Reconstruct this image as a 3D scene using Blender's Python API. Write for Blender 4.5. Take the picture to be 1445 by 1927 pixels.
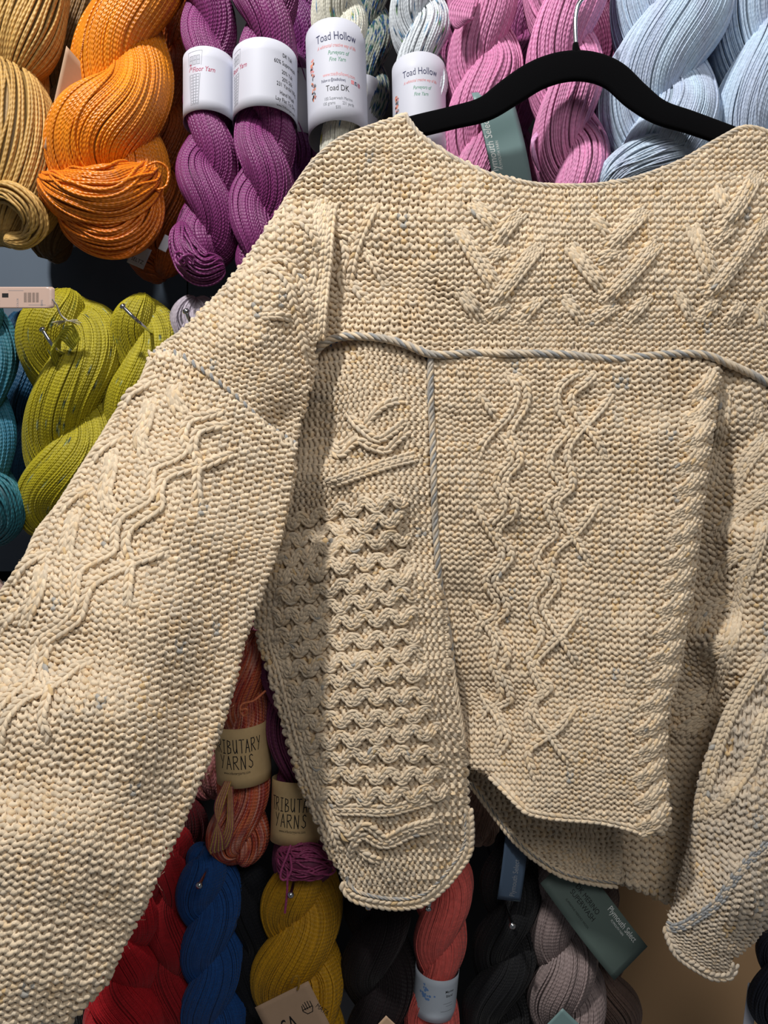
import bpy, math, random
import numpy as np
from mathutils import Vector, Matrix

# ------------------------------------------------------------------ scene
for o in list(bpy.data.objects): bpy.data.objects.remove(o, do_unlink=True)
SC = bpy.context.scene
COL = SC.collection
random.seed(7)
RNG = np.random.default_rng(11)

# ------------------------------------------------------------------ camera
F_PX = 1489.0; W_PX, H_PX = 1445, 1927
CAM_Y = -0.83; Z0 = 1.40; SWY = -0.16            # camera depth, centre height, depth of the hanging garment
cam = bpy.data.cameras.new('camera'); camo = bpy.data.objects.new('camera', cam); COL.objects.link(camo)
camo.location = (0, CAM_Y, Z0); camo.rotation_euler = (math.pi/2, 0, 0)
cam.sensor_fit = 'VERTICAL'; cam.sensor_height = 24.0; cam.lens = 24.0*F_PX/H_PX
cam.clip_start = 0.02
SC.camera = camo

# ------------------------------------------------------------------ light
SC.view_settings.view_transform = 'Standard'; SC.view_settings.look = 'None'
SC.view_settings.exposure = 0.0; SC.view_settings.gamma = 1.0; SC.view_settings.use_curve_mapping = False
world = bpy.data.worlds.new('shop_ambient'); SC.world = world; world.use_nodes = True
bg = world.node_tree.nodes['Background']; bg.inputs[0].default_value = (0.93, 0.96, 1.0, 1); bg.inputs[1].default_value = 0.085
def area(name, loc, target, size, power, color):
    l = bpy.data.lights.new(name, 'AREA'); l.shape = 'DISK'; l.size = size; l.energy = power; l.color = color
    o = bpy.data.objects.new(name, l); COL.objects.link(o); o.location = loc
    o.rotation_euler = (Vector(target)-Vector(loc)).to_track_quat('-Z', 'Y').to_euler()
    return o
area('ceiling_spot', (-0.44, -0.84, Z0+1.17), (0, -0.1, Z0), 0.09, 18.5, (1.0, 0.975, 0.94))
area('overhead_fill', (0.45, -1.7, Z0+1.1), (0.05, -0.1, Z0), 0.9, 10.5, (1.0, 0.97, 0.94))  # added soft fill light, no such fixture in view

# ------------------------------------------------------------------ helpers
def lin(c):
    c = np.asarray(c, float)/255.0
    return np.where(c <= 0.04045, c/12.92, ((c+0.055)/1.055)**2.4)
def Wd(px, py, y):                    # point seen at pixel (px,py) standing at depth y
    D = np.asarray(y)-CAM_Y
    return np.stack([(np.asarray(px)-W_PX/2)/F_PX*D, np.broadcast_to(y, np.shape(D*np.asarray(px))) if np.ndim(px) else y, Z0+(H_PX/2-np.asarray(py))/F_PX*D], -1)
def nz(v): return v/np.maximum(np.linalg.norm(v, axis=-1, keepdims=True), 1e-12)
def tag(o, label=None, cat=None, group=None, kind=None):
    if label: o['label'] = label
    if cat: o['category'] = cat
    if group: o['group'] = group
    if kind: o['kind'] = kind
    return o
def empty(name, loc=(0, 0, 0)):
    o = bpy.data.objects.new(name, None); COL.objects.link(o); o.location = loc; o.empty_display_size = 0.01
    return o
def put(o, parent):
    if parent is not None:
        o.parent = parent; o.matrix_parent_inverse = Matrix.Translation(-Vector(root_loc(parent)))
def root_loc(p):
    l = Vector(p.location)
    return l if p.parent is None else Vector((0, 0, 0)) + root_loc(p.parent)
def mesh_obj(name, V, Q, mat, parent=None, col=None, uv=None, smooth=True):
    """V (n,3); Q list/array of faces (all quads array or list)"""
    me = bpy.data.meshes.new(name)
    V = np.asarray(V, np.float32)
    if isinstance(Q, np.ndarray):
        nf, k = Q.shape
        me.vertices.add(len(V)); me.vertices.foreach_set('co', V.ravel())
        me.loops.add(nf*k); me.loops.foreach_set('vertex_index', Q.ravel().astype(np.int32))
        me.polygons.add(nf); me.polygons.foreach_set('loop_start', (np.arange(nf)*k).astype(np.int32))
        me.polygons.foreach_set('loop_total', np.full(nf, k, np.int32))
        me.update(calc_edges=True)
    else:
        me.from_pydata([tuple(map(float, v)) for v in V], [], Q); me.update()
    if smooth: me.polygons.foreach_set('use_smooth', np.ones(len(me.polygons), bool))
    if col is not None:
        a = me.color_attributes.new('Col', 'FLOAT_COLOR', 'POINT')
        c = np.ones((len(V), 4), np.float32); c[:, :3] = col; a.data.foreach_set('color', c.ravel())
    if uv is not None:
        u = me.uv_layers.new(name='UV'); u.data.foreach_set('uv', np.asarray(uv, np.float32).ravel())
    if mat is not None: me.materials.append(mat)
    me.validate()
    o = bpy.data.objects.new(name, me); COL.objects.link(o)
    if parent is not None:
        o.parent = parent
        r = parent
        while r.parent is not None: r = r.parent
        o.matrix_parent_inverse = Matrix.Translation(-Vector(r.location)) if parent is r else Matrix.Identity(4)
        if parent is not r: o.matrix_parent_inverse = Matrix.Identity(4)
    return o
class Tubes:
    """collects many tubes into one mesh"""
    def __init__(s): s.V = []; s.Q = []; s.C = []; s.U = []; s.n = 0
    def add(s, P, r, col, sides=6, T=None, ref=(0.11, 1.0, 0.07)):
        P = np.asarray(P, float)
        if P.ndim == 2: P = P[None]
        M, n, _ = P.shape
        if T is None: T = np.gradient(P, axis=1)
        T = nz(T); ref = nz(np.asarray(ref, float))
        S = nz(np.cross(T, ref)); N = np.cross(S, T)
        r = np.broadcast_to(np.asarray(r, float), (M, n)) if np.ndim(r) != 1 else np.broadcast_to(np.asarray(r, float)[None] if len(r) == n else np.asarray(r, float)[:, None], (M, n))
        th = np.arange(sides)/sides*2*math.pi
        V = P[:, :, None] + r[:, :, None, None]*(np.cos(th)[:, None]*S[:, :, None]+np.sin(th)[:, None]*N[:, :, None])
        idx = s.n+np.arange(M*n*sides).reshape(M, n, sides)
        a = idx[:, :-1]; b = idx[:, 1:]
        Q = np.stack([a, np.roll(a, -1, 2), np.roll(b, -1, 2), b], -1).reshape(-1, 4)
        L = np.concatenate([np.zeros((M, 1)), np.cumsum(np.linalg.norm(np.diff(P, axis=1), axis=-1), 1)], 1)
        L = L/(2*np.maximum(np.median(r), 1e-6)) + RNG.random((M, 1))*0
        u0 = np.broadcast_to(L[:, :-1, None], a.shape); u1 = np.broadcast_to(L[:, 1:, None], a.shape)
        v0 = np.broadcast_to(np.arange(sides)/sides, a.shape); v1 = v0+1/sides
        U = np.stack([np.stack([u0, v0], -1), np.stack([u0, v1], -1), np.stack([u1, v1], -1), np.stack([u1, v0], -1)], -2).reshape(-1, 2)
        col = np.asarray(col, float)
        if col.ndim == 1: C = np.broadcast_to(col, (M, n, 3))
        elif col.ndim == 2: C = np.broadcast_to(col[:, None], (M, n, 3))
        else: C = col
        C = np.broadcast_to(C[:, :, None], (M, n, sides, 3)).reshape(-1, 3)
        s.V.append(V.reshape(-1, 3)); s.Q.append(Q); s.C.append(C); s.U.append(U); s.n += M*n*sides
        return s
    def obj(s, name, mat, parent=None):
        if not s.V: return None
        return mesh_obj(name, np.concatenate(s.V), np.concatenate(s.Q), mat, parent, np.concatenate(s.C), np.concatenate(s.U))
def cr(pts, n):
    """Catmull-Rom resample to n points, roughly uniform arclength"""
    p = np.asarray(pts, float)
    if len(p) == 2: 
        t = np.linspace(0, 1, n)[:, None]; return p[0]*(1-t)+p[1]*t
    q = np.concatenate([[2*p[0]-p[1]], p, [2*p[-1]-p[-2]]])
    m = 24; out = []
    for i in range(len(p)-1):
        a, b, c, d = q[i:i+4]; t = np.linspace(0, 1, m, endpoint=(i == len(p)-2))[:, None]
        out.append(0.5*((2*b)+(-a+c)*t+(2*a-5*b+4*c-d)*t**2+(-a+3*b-3*c+d)*t**3))
    o = np.concatenate(out)
    L = np.concatenate([[0], np.cumsum(np.linalg.norm(np.diff(o[:, :2] if o.shape[1] > 3 else o, axis=0), axis=1))])
    s = np.linspace(0, L[-1], n)
    return np.stack([np.interp(s, L, o[:, k]) for k in range(o.shape[1])], -1)
def smooth_noise(n, k, amp, rng=RNG):
    """n samples of smooth 1-D noise with k knots"""
    x = np.linspace(0, k-1, n); y = rng.normal(0, 1, k)
    i = np.clip(x.astype(int), 0, k-2); f = x-i; f = f*f*(3-2*f)
    return amp*(y[i]*(1-f)+y[i+1]*f)
def inside(px, py, poly):
    px = np.asarray(px); py = np.asarray(py); r = np.zeros(px.shape, bool); n = len(poly); j = n-1
    for i in range(n):
        xi, yi = poly[i]; xj, yj = poly[j]
        c = ((yi > py) != (yj > py)) & (px < (xj-xi)*(py-yi)/((yj-yi) if yj != yi else 1e-9)+xi)
        r ^= c; j = i
    return r

# ------------------------------------------------------------------ materials
def nodes(m):
    m.use_nodes = True; return m.node_tree.nodes, m.node_tree.links
def yarn_material(name, ply=1.1, bump=0.35, rough=0.75, sheen=0.3, spec=0.25, fleck=0.0, plies=3, fuzz=0.25):
    m = bpy.data.materials.new(name); N, L = nodes(m); b = N['Principled BSDF']
    at = N.new('ShaderNodeAttribute'); at.attribute_name = 'Col'
    uv = N.new('ShaderNodeUVMap'); uv.uv_map = 'UV'
    sp = N.new('ShaderNodeSeparateXYZ'); L.new(uv.outputs[0], sp.inputs[0])
    m1 = N.new('ShaderNodeMath'); m1.operation = 'MULTIPLY'; m1.inputs[1].default_value = ply*2*math.pi; L.new(sp.outputs[0], m1.inputs[0])
    m2 = N.new('ShaderNodeMath'); m2.operation = 'MULTIPLY_ADD'; m2.inputs[1].default_value = 2*math.pi*plies; L.new(sp.outputs[1], m2.inputs[0]); L.new(m1.outputs[0], m2.inputs[2])
    sn = N.new('ShaderNodeMath'); sn.operation = 'SINE'; L.new(m2.outputs[0], sn.inputs[0])
    ab = N.new('ShaderNodeMath'); ab.operation = 'MULTIPLY'; ab.inputs[1].default_value = 0.5; L.new(sn.outputs[0], ab.inputs[0])
    geo = N.new('ShaderNodeTexCoord')
    nt = N.new('ShaderNodeTexNoise'); nt.inputs['Scale'].default_value = 1500; nt.inputs['Detail'].default_value = 2; L.new(geo.outputs['Object'], nt.inputs['Vector'])
    ad = N.new('ShaderNodeMath'); ad.operation = 'MULTIPLY_ADD'; ad.inputs[1].default_value = fuzz*4; L.new(nt.outputs[0], ad.inputs[0]); L.new(ab.outputs[0], ad.inputs[2])
    bp = N.new('ShaderNodeBump'); bp.inputs['Strength'].default_value = bump; bp.inputs['Distance'].default_value = 0.0005; L.new(ad.outputs[0], bp.inputs['Height'])
    L.new(bp.outputs[0], b.inputs['Normal'])
    n2 = N.new('ShaderNodeTexNoise'); n2.inputs['Scale'].default_value = 260; n2.inputs['Detail'].default_value = 3; L.new(geo.outputs['Object'], n2.inputs['Vector'])
    mr = N.new('ShaderNodeMapRange'); mr.inputs[1].default_value = 0.3; mr.inputs[2].default_value = 0.7; mr.inputs[3].default_value = 0.86; mr.inputs[4].default_value = 1.12; L.new(n2.outputs[0], mr.inputs[0])
    mx = N.new('ShaderNodeVectorMath'); mx.operation = 'SCALE'; L.new(at.outputs['Color'], mx.inputs[0]); L.new(mr.outputs[0], mx.inputs['Scale'])
    L.new(mx.outputs[0], b.inputs['Base Color'])
    b.inputs['Roughness'].default_value = rough; b.inputs['Specular IOR Level'].default_value = spec
    b.inputs['Sheen Weight'].default_value = sheen; b.inputs['Sheen Roughness'].default_value = 0.5
    return m
M_KNIT = yarn_material('tweed_wool', ply=0.42, bump=0.38, rough=0.9, sheen=0.35, spec=0.12, plies=2, fuzz=0.35)
M_PLY = yarn_material('plied_yarn', ply=0.55, bump=0.5, rough=0.5, sheen=0.06, spec=0.4, plies=2, fuzz=0.15)
M_SILK = yarn_material('silky_plied_yarn', ply=0.6, bump=0.6, rough=0.38, sheen=0.04, spec=0.55, plies=2, fuzz=0.1)
M_FINE = yarn_material('soft_fine_yarn', ply=0.5, bump=0.3, rough=0.65, sheen=0.10, spec=0.22, plies=2, fuzz=0.3)
def plain(name, col, rough=0.6, metal=0.0, spec=0.4, noise=None, sheen=0.0, bump=0.0, scale=40):
    m = bpy.data.materials.new(name); N, L = nodes(m); b = N['Principled BSDF']; c = tuple(lin(col))+(1,)
    b.inputs['Base Color'].default_value = c; b.inputs['Roughness'].default_value = rough; b.inputs['Metallic'].default_value = metal
    b.inputs['Specular IOR Level'].default_value = spec; b.inputs['Sheen Weight'].default_value = sheen
    if noise or bump:
        t = N.new('ShaderNodeTexCoord'); n = N.new('ShaderNodeTexNoise'); n.inputs['Scale'].default_value = scale; n.inputs['Detail'].default_value = 5
        L.new(t.outputs['Object'], n.inputs['Vector'])
        if noise:
            r = N.new('ShaderNodeMix'); r.data_type = 'RGBA'; r.inputs[6].default_value = c; r.inputs[7].default_value = tuple(lin(noise))+(1,)
            L.new(n.outputs[0], r.inputs[0]); L.new(r.outputs[2], b.inputs['Base Color'])
        if bump:
            bp = N.new('ShaderNodeBump'); bp.inputs['Strength'].default_value = bump; bp.inputs['Distance'].default_value = 0.0005
            L.new(n.outputs[0], bp.inputs['Height']); L.new(bp.outputs[0], b.inputs['Normal'])
    return m
M_VELVET = plain('black_velvet', (7, 7, 9), 0.95, spec=0.05, sheen=0.03, bump=0.3, scale=900)
M_CHROME = plain('chrome', (205, 208, 212), 0.16, 1.0)
M_PAPER = plain('white_paper', (206, 208, 220), 0.55, noise=(198, 200, 212), scale=25)
M_KRAFT = plain('kraft_paper', (216, 186, 136), 0.8, noise=(200, 170, 122), bump=0.1, scale=220)
M_KRAFT2 = plain('tan_card', (190, 158, 130), 0.75, noise=(180, 150, 122), scale=180)
M_TAGEDGE = plain('tag_card_brown', (120, 84, 60), 0.7)
M_TEALCARD = plain('sage_card', (118, 144, 144), 0.45, noise=(110, 137, 137), scale=20)
M_TEALBAR = plain('dark_sage_print', (66, 78, 74), 0.45)
M_GREENCARD = plain('grey_green_card', (92, 108, 102), 0.6, noise=(84, 99, 94), scale=30)
M_NAVYCARD = plain('slate_blue_card', (62, 78, 98), 0.5)
M_INK = plain('black_ink', (16, 15, 18), 0.6)
M_GREY = plain('grey_ink', (120, 124, 132), 0.6)
M_NAVY = plain('navy_ink', (38, 42, 84), 0.6)
M_CORALINK = plain('coral_ink', (226, 150, 152), 0.6)
M_GREENINK = plain('green_ink', (84, 150, 120), 0.6)
M_MAG = plain('magenta_ink', (176, 42, 84), 0.6)
M_WHITEINK = plain('white_ink', (225, 228, 226), 0.6)
M_PINKINK = plain('pink_ink', (232, 110, 120), 0.6)
M_BLUEINK = plain('blue_ink', (110, 150, 206), 0.6)
M_PEACH = plain('peach_ink', (236, 150, 120), 0.6)

# ------------------------------------------------------------------ setting: the display wall
def box(name, lo, hi, mat, parent=None, kind=None):
    x0, y0, z0 = lo; x1, y1, z1 = hi
    V = [(x0, y0, z0), (x1, y0, z0), (x1, y1, z0), (x0, y1, z0), (x0, y0, z1), (x1, y0, z1), (x1, y1, z1), (x0, y1, z1)]
    Q = np.array([(0, 3, 2, 1), (4, 5, 6, 7), (0, 1, 5, 4), (1, 2, 6, 5), (2, 3, 7, 6), (3, 0, 4, 7)])
    o = mesh_obj(name, V, Q, mat, parent, smooth=False)
    if kind: o['kind'] = kind
    return o
WY = 0.105
def wx(px, y=WY): return float(Wd(px, 0, y)[0])
def wz(py, y=WY): return float(Wd(0, py, y)[2])
M_WALLB = plain('blue_grey_panel', (92, 104, 118), 0.5, noise=(80, 92, 106), scale=4)
M_WALLT = plain('tan_panel', (196, 158, 116), 0.8, noise=(176, 140, 102), scale=5)
M_WALLD = plain('shade_dark_backing', (22, 22, 25), 0.9)  # near-black colour paints in the shade behind the skeins
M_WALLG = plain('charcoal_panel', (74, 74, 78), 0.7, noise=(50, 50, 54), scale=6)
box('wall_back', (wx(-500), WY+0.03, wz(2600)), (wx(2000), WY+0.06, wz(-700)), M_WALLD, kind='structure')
box('trim_1', (wx(-400), WY, wz(1075)), (wx(351), WY+0.02, wz(505-40)), M_WALLB, kind='structure')
box('trim_2', (wx(354), WY, wz(1075)), (wx(700), WY+0.02, wz(505-40)), M_WALLB, kind='structure')
box('trim_3', (wx(1120), WY, wz(2500)), (wx(1900), WY+0.02, wz(1500)), M_WALLT, kind='structure')
box('trim_4', (wx(704), WY, wz(330)), (wx(1130), WY+0.02, wz(48)), M_WALLG, kind='structure')
box('trim_5', (wx(704), WY, wz(26)), (wx(1130), WY+0.02, wz(-300)), M_WALLG, kind='structure')
box('trim_6', (wx(-400), WY, wz(2500)), (wx(700), WY+0.02, wz(1868)), plain('pale_grey_panel', (120, 120, 126), 0.6), kind='structure')
box('trim_7', (wx(-400), WY, wz(1160)), (wx(700), WY+0.02, wz(1095)), M_WALLG, kind='structure')

# ------------------------------------------------------------------ knitted garment
SW = empty('cable_knit_sweater', tuple(Wd(1085, 150, SWY)))
tag(SW, 'cream tweed cable knit sweater with blue-grey piping hanging on the black hanger', 'sweater')
CREAM = lin((227, 207, 178)); CREAM2 = lin((208, 192, 170)); BLUE = lin((156, 157, 157)); HONEY = lin((212, 182, 136))
class Depth:
    """smooth height (metres towards the viewer) from scattered points"""
    def __init__(s, pts, sig=60): s.p = np.array(pts, float); s.sig = sig
    def __call__(s, px, py):
        px = np.asarray(px, float); py = np.asarray(py, float); sh = px.shape
        X = px.ravel(); Y = py.ravel(); out = np.zeros(len(X))
        for i in range(0, len(X), 40000):
            d = (X[i:i+40000, None]-s.p[:, 0])**2+(Y[i:i+40000, None]-s.p[:, 1])**2
            d -= d.min(1, keepdims=True)
            w = np.exp(-d/(2*s.sig**2)); out[i:i+40000] = (w*s.p[:, 2]).sum(1)/w.sum(1)
        return out.reshape(sh)
def edge_wrap(px, py, poly, R):
    """round the cloth backwards where it reaches its outline; returns new px, py and how far back (px)"""
    px = np.asarray(px, float); py = np.asarray(py, float); sh = px.shape; X = px.ravel(); Y = py.ravel()
    P = np.asarray(poly, float); Q = np.roll(P, -1, 0); best = np.full(X.shape, 1e12); bx = X.copy(); by = Y.copy()
    for a, b in zip(P, Q):
        d = b-a; l = max(d@d, 1e-9); t = np.clip(((X-a[0])*d[0]+(Y-a[1])*d[1])/l, 0, 1); qx = a[0]+t*d[0]; qy = a[1]+t*d[1]
        dd = (X-qx)**2+(Y-qy)**2; m = dd < best; best = np.where(m, dd, best); bx = np.where(m, qx, bx); by = np.where(m, qy, by)
    d = np.sqrt(best); ins = inside(X, Y, poly); sd = np.where(ins, d, -d)
    th = np.clip((R-sd)/R, 0, 2.1)
    k = (sd < R); dn = R-R*np.sin(np.minimum(th, 2.1))
    ux = np.where(d > 1e-6, (X-bx)/np.maximum(d, 1e-6)*np.where(ins, 1, -1), 0); uy = np.where(d > 1e-6, (Y-by)/np.maximum(d, 1e-6)*np.where(ins, 1, -1), 0)
    nx = np.where(k, bx+ux*dn, X); ny = np.where(k, by+uy*dn, Y); back = np.where(k, R*(1-np.cos(th)), 0)
    return nx.reshape(sh), ny.reshape(sh), back.reshape(sh), sd.reshape(sh)
class Panel:
    def __init__(s, hf, poly, R): s.hf = hf; s.poly = poly; s.R = R
    def __call__(s, px, py): return s.hf(px, py)
def surf(px, py, hf):
    if isinstance(hf, Panel):
        px, py, bk, _ = edge_wrap(px, py, hf.poly, hf.R); h = hf.hf(px, py); h = h-bk*(SWY-h-CAM_Y)/F_PX; D = SWY-h-CAM_Y
        return np.stack([(px-W_PX/2)/F_PX*D, SWY-h, Z0+(H_PX/2-py)/F_PX*D], -1)
    h = hf(px, py); D = SWY-h-CAM_Y
    return np.stack([(px-W_PX/2)/F_PX*D, SWY-h, Z0+(H_PX/2-py)/F_PX*D], -1)
def snormal(px, py, hf, e=5.0):
    a = surf(px+e, py, hf)-surf(px-e, py, hf); b = surf(px, py+e, hf)-surf(px, py-e, hf)
    n = nz(np.cross(b, a)); return n
def tweed(n, base=CREAM, warm=1.0):
    c = np.tile(base, (n, 1))*RNG.normal(1, 0.045, (n, 1))
    u = RNG.random(n)
    c[u < 0.004] = lin((176, 172, 164)); k = (u > 0.012) & (u < 0.022); c[k] = HONEY
    k = (u > 0.03) & (u < 0.16); c[k] = c[k]*np.array([1.0, 0.94, 0.84])
    k = (u > 0.16) & (u < 0.24); c[k] = c[k]*np.array([0.92, 0.95, 1.0])
    return c
def grid_eval(G, nu, nv, sub=4):
    G = np.asarray(G, float)
    rows = np.stack([crl(r, nu*sub+1) for r in G]); return np.stack([crl(rows[:, i], nv*sub+1) for i in range(rows.shape[1])], 1)
def crl(p, n):
    """Catmull-Rom with uniform parameter"""
    p = np.asarray(p, float); m = len(p)
    t = np.linspace(0, m-1, n); i = np.minimum(t.astype(int), m-2); f = (t-i)[:, None]
    q = np.concatenate([[2*p[0]-p[1]], p, [2*p[-1]-p[-2]]])
    a, b, c, d = q[i], q[i+1], q[i+2], q[i+3]
    return 0.5*((2*b)+(-a+c)*f+(2*a-5*b+4*c-d)*f**2+(-a+3*b-3*c+d)*f**3)
def knit(name, G, nu, nv, hf, poly, base=CREAM, front=-1, rr=0.335, seed=1, R=11, hh=0.71):
    """A knitted panel of real yarn loops. G: rows of pixel control points giving the run of the stitches."""
    rng = np.random.default_rng(seed); hf = Panel(hf, poly, R)
    sub = 4; T = grid_eval(G, nu, nv, sub)                  # (nv*sub+1, nu*sub+1, 2)
    # unevenness of hand knitting
    jr = rng.normal(0, 1, (nv+1, nu+1, 4))
    PX, PY = T[..., 0], T[..., 1]
    S = surf(PX, PY, hf); N = nz(np.cross(np.gradient(S, axis=0), np.gradient(S, axis=1)))
    ori = np.sign((N[..., 1]*(1 if True else 1)).sum()); N = -N*ori
    SD = edge_wrap(PX, PY, poly, R)[3]
    U, Vv = np.meshgrid(np.arange(nu)+0.5, np.arange(nv)+0.5)
    cx = T[(Vv*sub).astype(int), (U*sub).astype(int), 0]; cy = T[(Vv*sub).astype(int), (U*sub).astype(int), 1]
    ok = (SD[(Vv*sub).astype(int), (U*sub).astype(int)] > -R*0.75) & (cx > -50) & (cx < 1495) & (cy > -40) & (cy < 1975)
    ii, jj = np.nonzero(ok)
    ns = 14; t = np.linspace(-1, ns+1, ns+3)/ns*2*math.pi
    lu = t/(2*math.pi)+0.095*np.sin(2*t); lv = -hh*np.cos(t)
    lz = (np.cos(2*t))*(1 if front < 0 else -1)
    uu = jj[:, None]+lu[None]; vv = ii[:, None]+0.5+lv[None]
    # smooth jitter
    def samp(A, u, v, k=1):
        u = np.clip(u*k, 0, A.shape[1]-1.001); v = np.clip(v*k, 0, A.shape[0]-1.001)
        i = u.astype(int); j = v.astype(int); fu = (u-i)[..., None]; fv = (v-j)[..., None]
        return (A[j, i]*(1-fu)+A[j, i+1]*fu)*(1-fv)+(A[j+1, i]*(1-fu)+A[j+1, i+1]*fu)*fv
    J = samp(jr, uu, vv)
    big = samp(rng.normal(0, 1, (nv//6+3, nu//6+3, 2)), uu, vv, 1/6)
    uu = uu+0.10*J[..., 0]+0.35*big[..., 0]; vv = vv+0.09*J[..., 1]+0.35*big[..., 1]
    P = samp(S, uu, vv, sub); NN = nz(samp(N, uu, vv, sub))
    # local size of one stitch
    a = samp(S, uu[:, 7:8]-0.5, vv[:, 7:8], sub)-samp(S, uu[:, 7:8]+0.5, vv[:, 7:8], sub); wl = np.linalg.norm(a, axis=-1)
    a = samp(S, uu[:, 7:8], vv[:, 7:8]-0.5, sub)-samp(S, uu[:, 7:8], vv[:, 7:8]+0.5, sub); hl = np.linalg.norm(a, axis=-1)
    sz = np.clip(np.minimum(wl*0.85, hl), 0.003, 0.009)
    r = sz*rr*(1+0.13*J[..., 2]+0.12*np.cos(2*t)[None])
    P = P+NN*(lz[None, :, None]*0.13*sz[..., None]+J[..., 3:4]*0.05*sz[..., None])
    Tn = np.gradient(P, axis=1)
    col = tweed(len(ii), base)
    tb = Tubes(); tb.add(P[:, 1:-1], r[:, 1:-1], col, 7, T=Tn[:, 1:-1], ref=NN[:, 1:-1])
    o = tb.obj(name, M_KNIT, SW)
    # loops behind / the other face of the cloth
    bp = poly
    xs = [p[0] for p in bp]; ys = [p[1] for p in bp]; st = 7.0
    gx = np.arange(max(min(xs), -50), min(max(xs), 1500)+st, st); gy = np.arange(max(min(ys), -40), min(max(ys), 1985)+st, st)
    GX, GY = np.meshgrid(gx, gy); q = inside(GX, GY, bp)
    B = surf(GX, GY, hf)-snormal(GX, GY, hf)*0.0014
    idx = np.arange(GX.size).reshape(GX.shape); m = q[:-1, :-1] & q[1:, :-1] & q[:-1, 1:] & q[1:, 1:]
    Q = np.stack([idx[:-1, :-1][m], idx[1:, :-1][m], idx[1:, 1:][m], idx[:-1, 1:][m]], -1)
    if len(Q):
        used = np.unique(Q); mp = np.zeros(GX.size, int); mp[used] = np.arange(len(used))
        b = mesh_obj(name+'_inner_face', B.reshape(-1, 3)[used], mp[Q], M_INNER, o)
        sm = b.modifiers.new('thick', 'SOLIDIFY'); sm.thickness = 0.0012; sm.offset = 0
    FZ.append((P[:, 7], NN[:, 7], len(ii)))
    return o
FZ = []
M_INNER = plain('wool_inner_face', (196, 176, 150), 0.95, noise=(166, 146, 120), bump=0.6, scale=380)
def chain(paths, hf, name='cable', ncol=1, w=11.0, L=11.5, r=3.4, raise_=3.0, base=CREAM, tb=None, colfn=None, flip=False):
    """raised cables of V-shaped knit stitches. paths: pixel polylines on the panel"""
    one = tb
    for pts in paths:
        tb = one or Tubes()
        p = np.asarray(pts, float); n0 = max(2, int(np.sum(np.linalg.norm(np.diff(p, axis=0), axis=1))/L))
        if flip: p = p[::-1]
        D = cr(p, n0*8+1); T = nz(np.gradient(D, axis=0)); S = np.stack([-T[:, 1], T[:, 0]], -1)
        mag = 1.0
        nn = n0
        q = np.linspace(0, 1, 7)
        al = (0.66-1.36*q); ac = 0.43*(1-q)**0.9+0.06; hh = np.sin(math.pi*np.clip(q, 0.02, 0.98))
        # ridge under the stitches
        h0 = hf(D[:, 0], D[:, 1]); sc = (SWY-h0-CAM_Y)/F_PX
        C = surf(D[:, 0], D[:, 1], hf)+snormal(D[:, 0], D[:, 1], hf)*(sc*(raise_-3.8))[:, None]
        env = np.minimum(1, np.minimum(np.arange(len(D)), np.arange(len(D))[::-1])/14.0+0.1)
        if ncol > 1:
            for c in range(ncol):
                off = (c-(ncol-1)/2)*w*0.95; DD = D+S*off
                C = surf(DD[:, 0], DD[:, 1], hf)+snormal(DD[:, 0], DD[:, 1], hf)*(sc*(raise_*env-4.0))[:, None]
                tb.add(C[::4], (sc*w*0.60*env)[::4], base*0.8, 6)
        else: tb.add(C[::4], (sc*w*0.46*env)[::4], base*0.85, 6)
        k = np.arange(nn); sidx = (k+0.5)*8
        legs = []; rad = []
        for c in range(ncol):
            off = (c-(ncol-1)/2)*w
            for sg in (-1, 1):
                s_ = sidx[:, None]+al[None]*8+(c % 2)*4
                s_ = np.clip(s_, 0, len(D)-1.001); i = s_.astype(int); f = (s_-i)[..., None]
                B = D[i]*(1-f)+D[np.minimum(i+1, len(D)-1)]*f; SS = S[i]
                X = B+SS*(off+sg*ac*w)[None, :, None] if np.ndim(off) else B+SS*((off+sg*ac*w)[None, :, None])
                hx = hf(X[..., 0], X[..., 1]); scx = (SWY-hx-CAM_Y)/F_PX
                e = np.minimum(1, np.minimum(k, k[::-1])*0.45+0.15)
                dome = (1-0.5*(abs(c-(ncol-1)/2)/(ncol/2.0))**2) if ncol > 1 else 1
                Z = (raise_*dome*e[:, None]+hh[None]*r*0.55)+RNG.normal(0, 0.25, (nn, 1))
                Pp = surf(X[..., 0], X[..., 1], hf)+snormal(X[..., 0], X[..., 1], hf)*(scx*Z)[..., None]
                legs.append(Pp); rad.append(scx*r*(np.array([0.55, 0.95, 1.12, 1.1, 1.0, 0.8, 0.5])[None])*RNG.normal(1, 0.06, (nn, 1)))
        P = np.concatenate(legs); R = np.concatenate(rad)
        cl = tweed(len(P), base) if colfn is None else colfn(len(P))
        tb.add(P, R, cl, 6)
        if one is None: tb.obj(name, M_KNIT, SW)
def ctr(pts, ox, oy, s): return [(ox+x/s, oy+y/s) for x, y in pts]
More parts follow.
